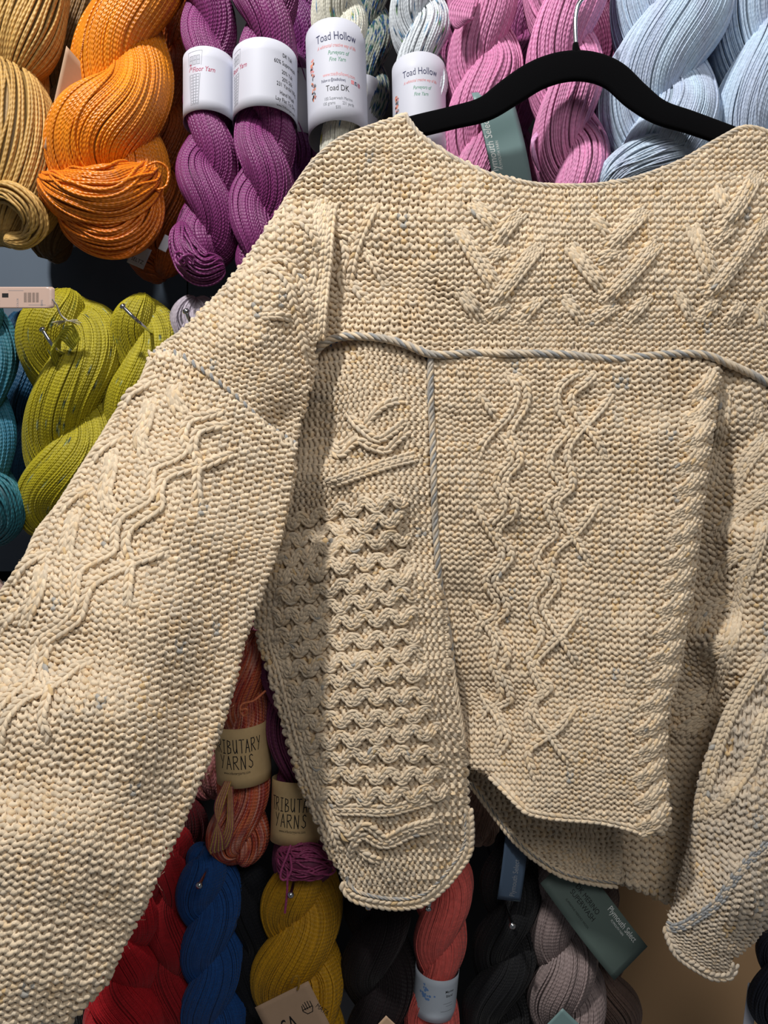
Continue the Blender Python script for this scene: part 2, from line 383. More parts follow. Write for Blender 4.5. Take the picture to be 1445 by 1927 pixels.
def cord(pts, hf, name, rad=6.0, raise_=4.0, c1=BLUE, c2=CREAM, pitch=26.0, mat=None, parent=None, mix=0.0):
    """two-ply twisted piping lying on a seam"""
    p = np.asarray(pts, float); Lp = np.sum(np.linalg.norm(np.diff(p, axis=0), axis=1)); n = int(Lp/2.5)
    D = cr(p, n); h = hf(D[:, 0], D[:, 1]); sc = (SWY-h-CAM_Y)/F_PX
    N = snormal(D[:, 0], D[:, 1], hf); C = surf(D[:, 0], D[:, 1], hf)+N*(sc*raise_)[:, None]
    T = nz(np.gradient(C, axis=0)); B = np.cross(T, N)
    s = np.arange(n)*Lp/n; tb = Tubes()
    tb.add(C, sc*rad*0.62, (c1+c2)/2, 6)
    for k in range(4):
        ph = 2*math.pi*s/(pitch*1.6)+k*math.pi/2
        P = C+(np.cos(ph)[:, None]*N+np.sin(ph)[:, None]*B)*(sc*rad*0.55)[:, None]
        base = c1 if k % 2 == 0 else c2
        nx = np.clip(smooth_noise(n, max(4, n//12), 0.5)+0.4*(mix-0), 0, 1)[:, None]
        cc = base*(1-nx)+(c2 if k % 2 == 0 else c1)*nx if mix else np.tile(base, (n, 1))*(1+0.1*smooth_noise(n, max(4, n//8), 1))[:, None]
        tb.add(P, sc*rad*0.50, cc[None], 6)
    return tb.obj(name, mat or M_KNIT, parent or SW)

# --- yoke
h_yoke = Depth([(545, 365, .002), (600, 300, .004), (700, 240, .004), (765, 218, .003), (620, 480, -.016), (615, 400, -.006), (640, 560, -.012), (690, 450, .008), (700, 640, .006), (800, 280, .006), (1000, 350, .010), (1200, 335, .010), (1390, 245, .003), (1480, 260, .000),
                (900, 450, .016), (1100, 450, .018), (1300, 450, .016), (1480, 450, .006), (600, 660, -.014), (800, 660, .008), (1060, 660, .014), (1300, 660, .012), (1400, 700, .004), (1480, 740, -.004)], 55)
neck = [(762, 217), (778, 240), (800, 262), (850, 295), (920, 328), (1000, 346), (1060, 350), (1130, 348), (1200, 335), (1280, 305), (1340, 270), (1390, 242)]
seam = [(586, 684), (600, 658), (625, 640), (660, 634), (720, 638), (765, 650), (815, 668), (900, 665), (960, 666), (1060, 668), (1150, 676), (1250, 668), (1320, 668), (1370, 686), (1410, 704), (1445, 722), (1490, 745)]
yoke_poly = [(520, 440), (530, 400), (548, 362), (592, 302), (640, 262), (700, 238)]+neck+[(1412, 240), (1450, 252), (1500, 290)]+seam[::-1]
knit('yoke', [[(520, 190), (900, 200), (1200, 215), (1520, 215)], [(520, 345), (900, 365), (1200, 378), (1520, 372)], [(520, 530), (900, 545), (1200, 555), (1520, 560)], [(520, 690), (900, 702), (1200, 708), (1520, 720)]], 69, 42, h_yoke, yoke_poly, seed=2)
T5 = lambda p: ctr(p, 820, 250, 2.312)
chain([T5(p) for p in [[(150, 305), (205, 360), (270, 440)], [(380, 340), (320, 400), (250, 490)], [(90, 410), (170, 540), (270, 690)], [(450, 490), (370, 590), (240, 750)], [(110, 680), (200, 820)],
       [(920, 330), (850, 400), (740, 510)], [(580, 490), (650, 590), (740, 690)], [(970, 475), (850, 610), (715, 740)], [(1400, 170), (1330, 290), (1230, 420)], [(1110, 400), (1150, 520), (1210, 650)], [(1440, 370), (1300, 560), (1170, 720)]]], h_yoke, 'cable', 3, w=9.0, r=3.2, L=12.5, raise_=8)
chain([T5(p) for p in [[(310, 500), (220, 560)], [(320, 745), (215, 820)], [(460, 715), (360, 825)], [(670, 360), (760, 450)], [(805, 510), (700, 560)], [(790, 745), (680, 820)], [(550, 710), (640, 825)], [(930, 710), (820, 825)],
       [(1210, 230), (1270, 360)], [(1300, 400), (1190, 490)], [(1230, 715), (1140, 810)], [(1040, 680), (1110, 810)], [(1330, 730), (1255, 840)], [(1390, 740), (1425, 850)]]], h_yoke, 'cable', 2, w=10, r=3.3, raise_=6.5)
T8 = lambda p: ctr(p, 560, 350, 3.284)
chain([T8(p) for p in [[(500, 110), (450, 210), (400, 320), (370, 400), (345, 500), (320, 620)], [(190, 210), (250, 290), (330, 320), (360, 390)], [(260, 300), (305, 430), (270, 560), (310, 700)], [(420, 400), (480, 500), (550, 620)], [(340, 590), (370, 650), (430, 720)]]], h_yoke, 'cable', 1, w=13, r=3.8, L=12, raise_=5.5)
# --- sleeve cap (upper arm)
h_cap = Depth([(548, 362, -.005), (600, 330, -.010), (634, 345, -.012), (620, 400, -.004), (580, 395, .006), (480, 470, .012), (420, 545, .016), (350, 620, .018), (290, 670, .020), (560, 450, .024), (500, 560, .034), (440, 640, .040), (610, 500, .004), (605, 600, .000), (590, 700, -.004), (575, 600, .030), (550, 700, .034), (500, 740, .042), (555, 830, .030), (570, 780, .010), (380, 690, .042), (300, 700, .02)], 38)
cap_poly = [(548, 362), (480, 468), (420, 545), (350, 618), (290, 660), (300, 672), (370, 700), (440, 752), (500, 808), (556, 842), (565, 800), (592, 700), (606, 600), (616, 500), (620, 400), (634, 345), (600, 330)]
knit('sleeve_cap', [[(240, 290), (450, 340), (700, 400)], [(240, 560), (450, 615), (700, 665)], [(240, 760), (450, 830), (700, 890)]], 31, 39, h_cap, cap_poly, seed=3)
T6 = lambda p: ctr(p, 250, 250, 3.2125)
chain([T6(p) for p in [[(740, 860), (800, 830), (870, 850), (930, 920), (960, 1040), (1000, 1170), (1030, 1300), (1060, 1400)], [(800, 785), (870, 770), (930, 790), (1000, 900), (1050, 1050), (1090, 1160)], [(780, 1115), (880, 1110), (980, 1130)], [(930, 540), (1020, 560), (1090, 640), (1120, 720)], [(1080, 740), (1090, 850), (1060, 960)]]], h_cap, 'cable', 1, w=13, r=3.9, L=12, raise_=6)
chain([T6(p) for p in [[(1130, 330), (1140, 480), (1120, 600)]]], h_cap, 'cable', 2, w=11, r=3.5)
chain([[(634, 338), (624, 380), (616, 440), (612, 500), (604, 570), (598, 640)], [(604, 350), (602, 400), (598, 470)]], h_cap, 'cable', 2, w=11, r=3.6, raise_=3)
# --- lower sleeve, pulled out towards the viewer
h_low = Depth([(290, 680, .022), (400, 740, .046), (500, 800, .046), (556, 838, .030), (225, 780, .040), (150, 900, .062), (72, 1000, .085), (0, 1110, .105), (-60, 1200, .11),
               (330, 860, .080), (480, 900, .070), (555, 900, .035), (250, 1000, .112), (400, 1060, .102), (510, 1060, .055), (120, 1160, .140), (300, 1200, .145), (455, 1200, .085),
               (30, 1400, .175), (220, 1400, .175), (420, 1350, .115), (0, 1650, .205), (200, 1600, .195), (345, 1540, .145), (60, 1850, .215), (180, 1750, .200), (240, 1760, .165), (140, 1910, .18), (-50, 1950, .22)], 78)
low_poly = [(285, 668), (300, 664), (335, 668), (370, 690), (440, 744), (500, 800), (556, 836), (557, 880), (545, 940), (530, 1000), (510, 1070), (482, 1150), (458, 1210), (440, 1290), (420, 1360), (398, 1420), (362, 1500), (340, 1560), (300, 1640), (262, 1720), (226, 1790), (200, 1850), (170, 1880), (125, 1927), (80, 1990), (-60, 1990), (-60, 1190), (-30, 1155), (0, 1118), (25, 1085), (50, 1048), (72, 1000), (112, 950), (150, 890), (190, 828), (225, 772), (262, 728), (275, 690)]
knit('sleeve', [[(40, 510), (350, 570), (690, 700)], [(-90, 925), (250, 985), (600, 1075)], [(-250, 1385), (170, 1440), (570, 1490)], [(-440, 1930), (60, 1960), (560, 1985)]], 41, 105, h_low, low_poly, seed=4)
T7 = lambda p: ctr(p, 0, 620, 2.58)
TT = lambda p: ctr(p, 0, 1200, 2.65)
chain([T7(p) for p in [[(1080, 400), (1000, 430), (930, 450), (895, 520), (905, 590), (850, 640), (760, 680), (740, 740), (730, 830), (660, 880), (600, 920), (570, 990), (560, 1080), (480, 1130), (400, 1180), (380, 1260), (370, 1350), (300, 1430), (200, 1500), (170, 1600)],
       [(1110, 470), (1030, 480), (960, 510), (940, 590), (960, 650), (950, 740), (965, 860)],
       [(1130, 605), (1050, 640), (980, 670), (900, 690), (810, 730), (780, 800), (780, 870), (700, 930), (640, 980), (620, 1050), (640, 1130), (630, 1230), (620, 1350)],
       [(820, 1070), (740, 1110), (660, 1140), (560, 1190), (470, 1240), (430, 1300), (400, 1400), (330, 1460), (240, 1520), (210, 1600)],
       [(760, 240), (690, 290), (640, 320), (590, 385)], [(600, 520), (500, 590), (430, 665)], [(450, 770), (370, 820), (270, 910)], [(250, 1080), (130, 1150), (60, 1235)], [(90, 1360), (30, 1430), (0, 1470)]]]
      + [TT(p) for p in [[(200, 20), (170, 170), (150, 220), (60, 300), (0, 360), (-40, 400)], [(280, 0), (235, 100), (230, 200), (250, 280), (220, 400), (240, 480), (200, 540)], [(465, 110), (400, 150), (330, 210), (240, 270), (130, 320), (50, 400), (20, 470), (0, 560)]]], h_low, 'cable', 1, w=15, r=4.3, L=13.5, raise_=7)
chain([T7(p) for p in [[(735, 330), (715, 450), (690, 540), (720, 625)], [(860, 260), (845, 330), (890, 420)], [(545, 580), (540, 700), (520, 800), (540, 890)], [(370, 870), (345, 1000), (320, 1120)], [(205, 1140), (190, 1280), (110, 1440)]]], h_low, 'cable', 2, w=13, r=4.1, L=14, raise_=7)
# whip stitched blue seam between the two sleeve sections
tb = Tubes(); ps = cr([(285, 668), (335, 668), (370, 688), (440, 743), (500, 799), (556, 838)], 34)
for i, (x, y) in enumerate(ps):
    for k in range(1):
        xx = np.linspace(x-2, x+3, 5); yy = np.linspace(y-7, y+7, 5)
        N = snormal(xx, yy, h_cap); P = surf(xx, yy, h_cap)+N*0.0022+np.array([0, -0.002, 0])
        P += N*(0.0012*np.sin(np.linspace(0, math.pi, 5)))[:, None]
        tb.add(P, 0.0013*np.array([.6, 1, 1.1, 1, .6]), BLUE if i % 2 else CREAM*.95, 6)
tb.obj('seam_stitching', M_KNIT, SW)
# --- side panel (honeycomb)
h_side = Depth([(600, 660, -.020), (560, 800, -.045), (560, 1000, -.038), (600, 800, -.030), (612, 950, -.022), (640, 760, -.004), (640, 900, .000), (640, 1050, .004), (700, 700, .000), (700, 800, .006), (720, 950, .010), (790, 700, .004), (800, 850, .004), (810, 1000, .000), (570, 1150, -.020), (490, 1170, -.045), (620, 1150, -.002), (700, 1150, .010), (780, 1150, .012), (835, 1150, -.002),
                (530, 1320, -.035), (600, 1320, .000), (700, 1320, .014), (800, 1320, .014), (862, 1320, -.006), (577, 1500, -.022), (640, 1500, .006), (720, 1500, .016), (820, 1500, .010), (880, 1500, -.014), (640, 1650, -.010), (700, 1620, .008), (780, 1620, .008), (870, 1620, -.012), (750, 1700, -.002)], 38)
side_left = [(482, 1160), (488, 1209), (506, 1265), (523, 1327), (541, 1392), (559, 1460), (577, 1505), (600, 1555), (615, 1600), (633, 1629), (648, 1655)]
side_bot = [(652, 1672), (671, 1687), (713, 1697), (754, 1700), (796, 1692), (830, 1665), (862, 1628), (879, 1600), (882, 1570)]
side_r = [(879, 1480), (875, 1400), (864, 1330), (852, 1250), (838, 1150), (826, 1080), (819, 1000), (815, 850), (808, 680)]
side_poly = [(470, 1100)]+side_left+side_bot+side_r+[(765, 652), (720, 640), (660, 636), (600, 660), (540, 700), (500, 900)]
knit('side_panel', [[(470, 640), (430, 1000), (440, 1360), (560, 1720)], [(640, 630), (640, 1000), (660, 1350), (720, 1730)], [(850, 640), (860, 1000), (900, 1350), (930, 1720)]], 64, 39, h_side, side_poly, base=CREAM*0.97, seed=5, rr=0.33, hh=.67)
TS = lambda p: ctr(p, 450, 620, 2.89)
TB = lambda p: ctr(p, 450, 1100, 2.89)
chain([TS(p) for p in [[(590, 450), (660, 530), (750, 600), (830, 560), (900, 500)], [(690, 520), (760, 440), (830, 400), (900, 385)], [(500, 600), (560, 640), (640, 570)], [(490, 650), (560, 690), (650, 610), (720, 640), (800, 660), (850, 610), (920, 550)]]]
      + [TB(p) for p in [[(490, 1330), (545, 1310), (600, 1365), (690, 1300), (790, 1370), (830, 1355), (920, 1310), (1080, 1275)], [(600, 1480), (630, 1400), (680, 1355), (760, 1400), (830, 1400), (940, 1345), (1070, 1320)], [(650, 1440), (720, 1480), (770, 1500)]]], h_side, 'cable', 1, w=12.5, r=3.7, L=11.5, raise_=6)
chain([TS([(480, 840), (600, 800), (700, 770), (820, 730), (960, 690)]), TB([(480, 1225), (650, 1218), (800, 1222), (920, 1195), (1050, 1160)])], h_side, 'cable', 2, w=10, r=3.4, raise_=6)
hc = []
for k in range(16):
    y0 = 950+k*36.2; f = k/14
    xl = np.interp(y0, [900, 1100, 1160, 1300, 1500], [545, 520, 510, 548, 600])-4
    xr = np.interp(y0, [900, 1000, 1200, 1350, 1500], [765, 768, 792, 822, 842])
    slope = -0.20+0.17*f; pts = []
    ph = (k % 2)*math.pi+0.4
    x = xl
    while x < xr:
        per = 43 if x > 606 else 34
        pts.append((x, y0+slope*(x-690)-9.5*math.cos(2*math.pi*(x-606)/per+ph)+3*math.sin(x*0.02+k*1.7)+(6 if x < 606 else 0)))
        x += per/8
    hc.append(pts)
chain(hc, h_side, 'honeycomb_cable', 2, w=7.4, r=3.2, L=10.5, raise_=8.5, base=CREAM*0.97)
chain([[(x+26, y) for x, y in side_left[:-2]], [(x+42, y) for x, y in side_left[:-3]]], h_side, 'cable', 1, w=13, r=3.8, L=12, raise_=3.5)
# --- front panel
h_front = Depth([(808, 680, .004), (815, 850, .003), (818, 1000, .000), (838, 1150, -.012), (852, 1250, -.02), (864, 1330, -.03), (880, 1430, -.022), (900, 700, .012), (1060, 700, .016), (1250, 700, .016), (1340, 720, .008),
                 (870, 900, .012), (900, 900, .008), (1000, 900, .016), (1150, 900, .020), (1290, 880, .030), (1332, 880, .012), (880, 1050, .010), (920, 1080, -.004), (1000, 1080, .012), (1150, 1080, .020), (1265, 1060, .036), (1306, 1060, .012),
                 (895, 1200, -.014), (860, 1200, .004), (960, 1240, .010), (1100, 1240, .020), (1240, 1240, .040), (1280, 1240, .012), (900, 1400, -.016), (930, 1380, .004), (1000, 1420, .020), (1100, 1420, .026), (1225, 1420, .040), (1250, 1420, .02), (920, 1460, .012), (1010, 1540, .022), (1130, 1540, .026), (1240, 1540, .036)], 48)
T3 = lambda p: ctr(p, 820, 640, 2.312)
T4 = lambda p: ctr(p, 820, 1200, 2.312)
front_r = [(1352, 722), (1342, 800), (1332, 865), (1317, 986), (1300, 1116), (1282, 1226), (1272, 1286), (1254, 1343), (1250, 1442), (1255, 1503), (1259, 1542), (1246, 1571)]
front_b = T4([(920, 852), (830, 822), (700, 795), (540, 782), (430, 765), (380, 742), (290, 650), (240, 600), (170, 570), (140, 540)])
front_poly = [(808, 672), (900, 668), (1060, 672), (1150, 680), (1250, 672), (1325, 674), (1356, 690)]+front_r+front_b+side_r[1:-1]
knit('front_panel', [[(800, 655), (1060, 664), (1390, 678)], [(805, 960), (1060, 970), (1360, 985)], [(850, 1270), (1060, 1290), (1310, 1320)], [(865, 1560), (1060, 1575), (1300, 1600)]], 37, 80, h_front, front_poly, seed=6)
fc = [T3(p) for p in [
 [(300, 140), (345, 205), (350, 260), (310, 340), (255, 395), (205, 455), (185, 510)],
 [(350, 145), (395, 210), (390, 290), (345, 360), (325, 410), (355, 460), (365, 530), (315, 590), (305, 640), (345, 690), (335, 760), (285, 800), (270, 850), (320, 900), (325, 950), (275, 1010), (260, 1050), (300, 1110), (310, 1170), (265, 1220), (260, 1260), (310, 1330), (315, 1387), (290, 1425), (318, 1490), (330, 1560), (275, 1600), (300, 1670), (320, 1730), (270, 1800)],
 [(190, 235), (235, 300), (285, 360)],
 [(270, 400), (320, 460), (325, 520), (275, 580), (265, 630), (295, 690), (290, 740), (240, 790), (215, 840)],
 [(175, 715), (215, 800), (260, 870), (285, 920), (270, 970), (220, 1020), (225, 1070), (265, 1130), (250, 1190), (195, 1230), (180, 1290)],
 [(150, 1130), (190, 1190), (230, 1250), (265, 1320), (250, 1400), (285, 1490), (280, 1550), (230, 1600), (190, 1650)],
 [(640, 140), (590, 160), (530, 220), (530, 300), (580, 380), (560, 420), (500, 490), (500, 560), (540, 620), (540, 650), (480, 700), (490, 760), (520, 840), (460, 900), (440, 960), (480, 1040), (430, 1120), (430, 1190), (465, 1270), (440, 1330), (410, 1380), (430, 1450), (465, 1530), (410, 1590), (410, 1700)],
 [(690, 150), (650, 190), (590, 240), (600, 310), (660, 390), (710, 460), (735, 520)],
 [(765, 235), (720, 300), (670, 355), (600, 430), (570, 500), (590, 570), (590, 640), (530, 700), (540, 760), (600, 850), (640, 920), (675, 970)],
 [(705, 710), (650, 790), (590, 860), (520, 920), (500, 990), (530, 1060), (500, 1110), (470, 1160), (500, 1220), (550, 1300), (590, 1370), (615, 1415)],
 [(630, 1175), (580, 1240), (540, 1290), (480, 1350), (440, 1400), (460, 1470), (500, 1510), (440, 1570), (440, 1630), (490, 1700), (540, 1780), (585, 1840)]]]
fc += [T4(p) for p in [[(190, 220), (235, 290), (270, 340), (290, 400), (250, 480)], [(600, 310), (540, 390), (470, 440), (410, 490), (420, 560), (440, 620)]]]
chain(fc, h_front, 'cable', 1, w=12, r=3.5, L=11, raise_=6)
rope = []; rtb = Tubes()
for k in range(19):
    y = 724+k*45.0; xr_ = np.interp(y, [q[1] for q in front_r], [q[0] for q in front_r])-6; wd = np.interp(y, [700, 1000, 1500], [50, 54, 50])
    rope.append([(xr_-wd, y+30), (xr_-wd*0.55, y+14), (xr_, y-22)])
chain(rope, h_front, 'rope_cable', 3, w=8.8, r=3.4, L=10.5, raise_=9.5, tb=rtb); rtb.obj('rope_cable', M_KNIT, SW)
# --- back-lying right part
h_right = Depth([(1240, 720, -.02), (1330, 740, -.008), (1380, 740, .004), (1480, 780, -.006), (1320, 900, -.030), (1370, 900, -.010), (1440, 900, .006), (1300, 1100, -.036), (1350, 1100, -.016), (1430, 1080, .010), (1490, 1100, .000), (1270, 1300, -.040), (1320, 1300, -.022), (1400, 1250, .006), (1490, 1300, 0), (1250, 1480, -.048), (1320, 1480, -.030), (1440, 1500, -.01), (1200, 1600, -.05), (1280, 1640, -.046), (1300, 1700, -.046)], 40)
right_poly = [(1300, 672), (1330, 672), (1372, 690), (1412, 708), (1500, 750), (1500, 1500), (1400, 1560), (1330, 1660), (1268, 1704), (1209, 1676), (1164, 1662), (1150, 1560), (1200, 1400), (1240, 1100), (1290, 800)]
knit('side_panel', [[(1150, 650), (1330, 662), (1530, 690)], [(1140, 1000), (1330, 1010), (1530, 1040)], [(1130, 1360), (1330, 1370), (1530, 1380)], [(1120, 1700), (1330, 1720), (1530, 1740)]], 25, 82, h_right, right_poly, base=CREAM*0.93, seed=7)
TR = lambda p: ctr(p, 1180, 1000, 3.211)
chain([T3(p) for p in [[(1445, 420), (1360, 520), (1290, 640)], [(1460, 640), (1330, 740), (1215, 870)], [(1350, 900), (1260, 970), (1180, 1060)], [(1300, 1130), (1180, 1180), (1110, 1290)]]]+[TR(p) for p in [[(590, 690), (520, 720), (450, 760)], [(500, 960), (400, 1010), (300, 1080)], [(480, 1130), (380, 1180), (300, 1240)]]], h_right, 'cable', 3, w=9.5, r=3.2, raise_=5, base=CREAM*0.93)
chain([T3(p) for p in [[(1410, 280), (1370, 360)], [(1430, 760), (1400, 900), (1340, 1060), (1300, 1260), (1270, 1387)], [(1260, 210), (1250, 330), (1225, 480), (1200, 640)]]]+[TR(p) for p in [[(780, 130), (700, 280), (690, 420), (640, 600), (560, 900), (480, 1100)]]], h_right, 'cable', 2, w=10, r=3.3, raise_=4, base=CREAM*0.93)
# --- folded-up hem behind the front panel
h_hem = Depth([(890, 1440, -.040), (940, 1560, -.036), (1000, 1600, -.030), (1060, 1560, -.030), (1060, 1640, -.028), (1160, 1560, -.030), (1163, 1660, -.034)], 45)
hem_edge = T4([(150, 630), (200, 690), (260, 770), (340, 870), (440, 960), (560, 1030), (700, 1062), (790, 1072)])
hem_poly = [(1172, 1540), (1162, 1664)]+hem_edge[::-1]+[(882, 1460), (884, 1425), (960, 1480), (1100, 1500)]
knit('folded_hem', [[(870, 1400), (880, 1600), (960, 1760)], [(1010, 1400), (1030, 1600), (1060, 1720)], [(1190, 1400), (1180, 1600), (1170, 1720)]], 21, 29, h_hem, hem_poly, base=CREAM*0.93, seed=8, rr=0.33, hh=.66)
chain([hem_edge], h_hem, 'hem_edge', 1, w=14, r=3.5, L=10.5, raise_=1.5)
cord([(x-3, y-5) for x, y in hem_edge], h_hem, 'hem_cord', 2.6, 5, BLUE*0.8, CREAM*0.8, 18)
# --- right cuff
h_cuff = Depth([(1296, 1560, -.010), (1280, 1650, -.008), (1252, 1735, .000), (1350, 1400, .006), (1345, 1560, .014), (1330, 1680, .020), (1310, 1740, .020), (1420, 1400, .020), (1420, 1560, .028), (1400, 1680, .030), (1360, 1780, .022), (1480, 1500, .024), (1480, 1700, .012), (1420, 1780, -.002), (1380, 1825, .004), (1290, 1800, .006), (1440, 1300, .010), (1480, 1200, .008)], 34)
cuff_poly = [(1445, 1190), (1405, 1280), (1373, 1342), (1339, 1399), (1320, 1451), (1306, 1529), (1296, 1600), (1283, 1640), (1275, 1672), (1267, 1708), (1252, 1732), (1249, 1746), (1262, 1772), (1277, 1796), (1305, 1815), (1334, 1830), (1370, 1834), (1383, 1812), (1396, 1796), (1420, 1767), (1447, 1734), (1500, 1680), (1500, 1150)]
knit('cuff', [[(1280, 1120), (1400, 1150), (1540, 1190)], [(1250, 1500), (1380, 1530), (1530, 1580)], [(1210, 1700), (1350, 1760), (1520, 1830)], [(1190, 1800), (1330, 1870), (1500, 1940)]], 19, 58, h_cuff, cuff_poly, base=CREAM2, seed=9)
chain([TR(p) for p in [[(840, 760), (740, 900), (640, 1060), (560, 1250), (500, 1420), (460, 1600), (440, 1740)], [(845, 1060), (800, 1200), (740, 1400), (600, 1620), (500, 1700)]]], h_cuff, 'cable', 2, w=12, r=3.8, raise_=4, base=CREAM*0.93)
T55 = lambda p: ctr(p, 1100, 1600, 4.188)
chain([T55([(640, 585), (700, 610), (800, 580), (900, 515), (1000, 450), (1080, 370), (1150, 260), (1230, 150), (1330, 40), (1445, -60)])], h_cuff, 'blue_seam', 2, w=8, r=2.8, L=8.5, raise_=2.5, base=BLUE, colfn=lambda n: np.where(RNG.random((n, 1)) < .3, CREAM2*.95, BLUE*RNG.uniform(.8, 1.15, (n, 1))))
chain([T55([(640, 600), (680, 715), (740, 820), (860, 905), (980, 975), (1080, 990), (1150, 965), (1185, 890)])], h_cuff, 'hem_edge', 1, w=14, r=3.5, L=10.5, raise_=2.5, base=CREAM2)
# --- piping and edges
cord(seam, h_yoke, 'seam_cord', 7.5, 5, BLUE, CREAM, 30, mix=0.35)
cord([(811, 672), (810, 700), (811, 760), (815, 850), (817, 930), (820, 1000), (826, 1080), (837, 1150), (845, 1200), (850, 1245)], h_front, 'seam_cord', 6.2, 4.5, BLUE, CREAM, 30, mix=0.35)
cord([(850, 1245), (856, 1290), (864, 1340), (872, 1400)], h_side, 'seam_cord', 4, 2, CREAM, CREAM, 30)
cord([(548, 362), (592, 302), (640, 262), (700, 238), (762, 219)], h_yoke, 'shoulder_edge', 5.5, -2, CREAM, (BLUE+CREAM)/2, 26, mix=0.3)
cord(neck, h_yoke, 'neck_edge', 5.5, -1, CREAM, (BLUE+CREAM)/2, 26, mix=0.3)
cord([(1388, 243), (1412, 240), (1450, 252), (1500, 290)], h_yoke, 'shoulder_edge', 5.5, -1, CREAM, CREAM, 26)
cord([(285, 676), (320, 640), (350, 618), (420, 545), (480, 468), (548, 362)], h_cap, 'sleeve_edge', 6, -3, CREAM, (CREAM*0.7+BLUE*0.3), 26, mix=0.2)
cord([(285, 676), (262, 728), (225, 772), (190, 828), (150, 890), (112, 950), (72, 1002), (50, 1050), (25, 1087), (0, 1120), (-50, 1180)], h_low, 'sleeve_edge', 8, -3, CREAM, CREAM, 30)
sb = [(648, 1658)]+side_bot
chain([[(x, y+2) for x, y in sb+[(880, 1520)]]], h_side, 'hem_edge', 1, w=17, r=4.2, L=11.5, raise_=2)
cord([(x-(x-750)*0.06, y-11) for x, y in sb+[(880, 1540)]], h_side, 'hem_cord', 3.6, 4, BLUE, CREAM, 20, mix=0.4)
chain([[(1246, 1560), (1215, 1556)]+front_b[:-2]], h_front, 'front_fold_edge', 1, w=12, r=4.0, L=12, raise_=-1)
# --- loose fibres
tb = Tubes()
for P, N, n in FZ:
    k = min(n, int(n*0.9)+1); s = RNG.choice(n, k); p = P[s]; nn = N[s]
    d = nz(RNG.normal(0, 1, (k, 3))*[1, .4, 1]+nn*0.9); e = RNG.normal(0, 1, (k, 3)); ln = RNG.uniform(0.0015, 0.0038, (k, 1))
    q = np.linspace(0, 1, 5)[None, :, None]
    F = p[:, None]+nn[:, None]*0.001+d[:, None]*ln[:, None]*q+e[:, None]*0.0013*q*q
    tb.add(F, 0.00006, CREAM*1.1, 3)
fz = tb.obj('loose_fibres', M_KNIT, SW); fz['kind'] = 'stuff'

# ------------------------------------------------------------------ hanger
HG = empty('clothes_hanger', tuple(Wd(1085, 120, -0.150)))
tag(HG, 'black velvet arched clothes hanger with a silver hook inside the sweater neck', 'hanger')
hc_ = np.array([(650, 275, 20), (700, 262, 20), (780, 239, 21), (850, 222, 21), (912, 205, 23), (962, 172, 27), (1010, 142, 28), (1060, 126, 28.5), (1110, 126, 28.5), (1155, 143, 28), (1196, 180, 27), (1240, 211, 23), (1300, 231, 21), (1370, 256, 20), (1450, 285, 20)], float)
D = cr(hc_, 120); T = nz(np.gradient(D[:, :2], axis=0)); S = np.stack([T[:, 1], -T[:, 0]], -1)
sec = [(-1, -.35), (-.93, -.8), (-.75, -1), (.75, -1), (.93, -.8), (1, -.35), (1, .35), (.93, .8), (.75, 1), (-.75, 1), (-.93, .8), (-1, .35)]
V = []; yb = -0.150
for i in range(len(D)):
    for a, b in sec:
        x, y = D[i, :2]+S[i]*a*D[i, 2]; w_ = Wd(x, y, yb); w_ = w_+np.array([0, b*0.003, 0]); V.append(w_)
n = len(D); m = len(sec); idx = np.arange(n*m).reshape(n, m)
Q = np.stack([idx[:-1], idx[1:], np.roll(idx[1:], -1, 1), np.roll(idx[:-1], -1, 1)], -1).reshape(-1, 4)
mesh_obj('hanger_body', V, Q, M_VELVET, HG)
tb = Tubes(); cp = np.array([Wd(1083, y, yb) for y in (104, 98, 92, 86, 82, 80)]); tb.add(cp, np.array([6, 6, 6.5, 6, 5.5, 3])*0.00045, lin((8, 8, 9)), 14); tb.obj('hook_socket', M_VELVET, HG)
tb = Tubes(); hk = cr(np.array([Wd(x, y, yb) for x, y in [(1083, 84), (1082, 55), (1083, 30), (1088, 8), (1099, -6), (1110, -25), (1100, -60), (1075, -66), (1052, -50)]]), 60); tb.add(hk, 0.0019, lin((210, 210, 215)), 10); tb.obj('hook', M_CHROME, HG)

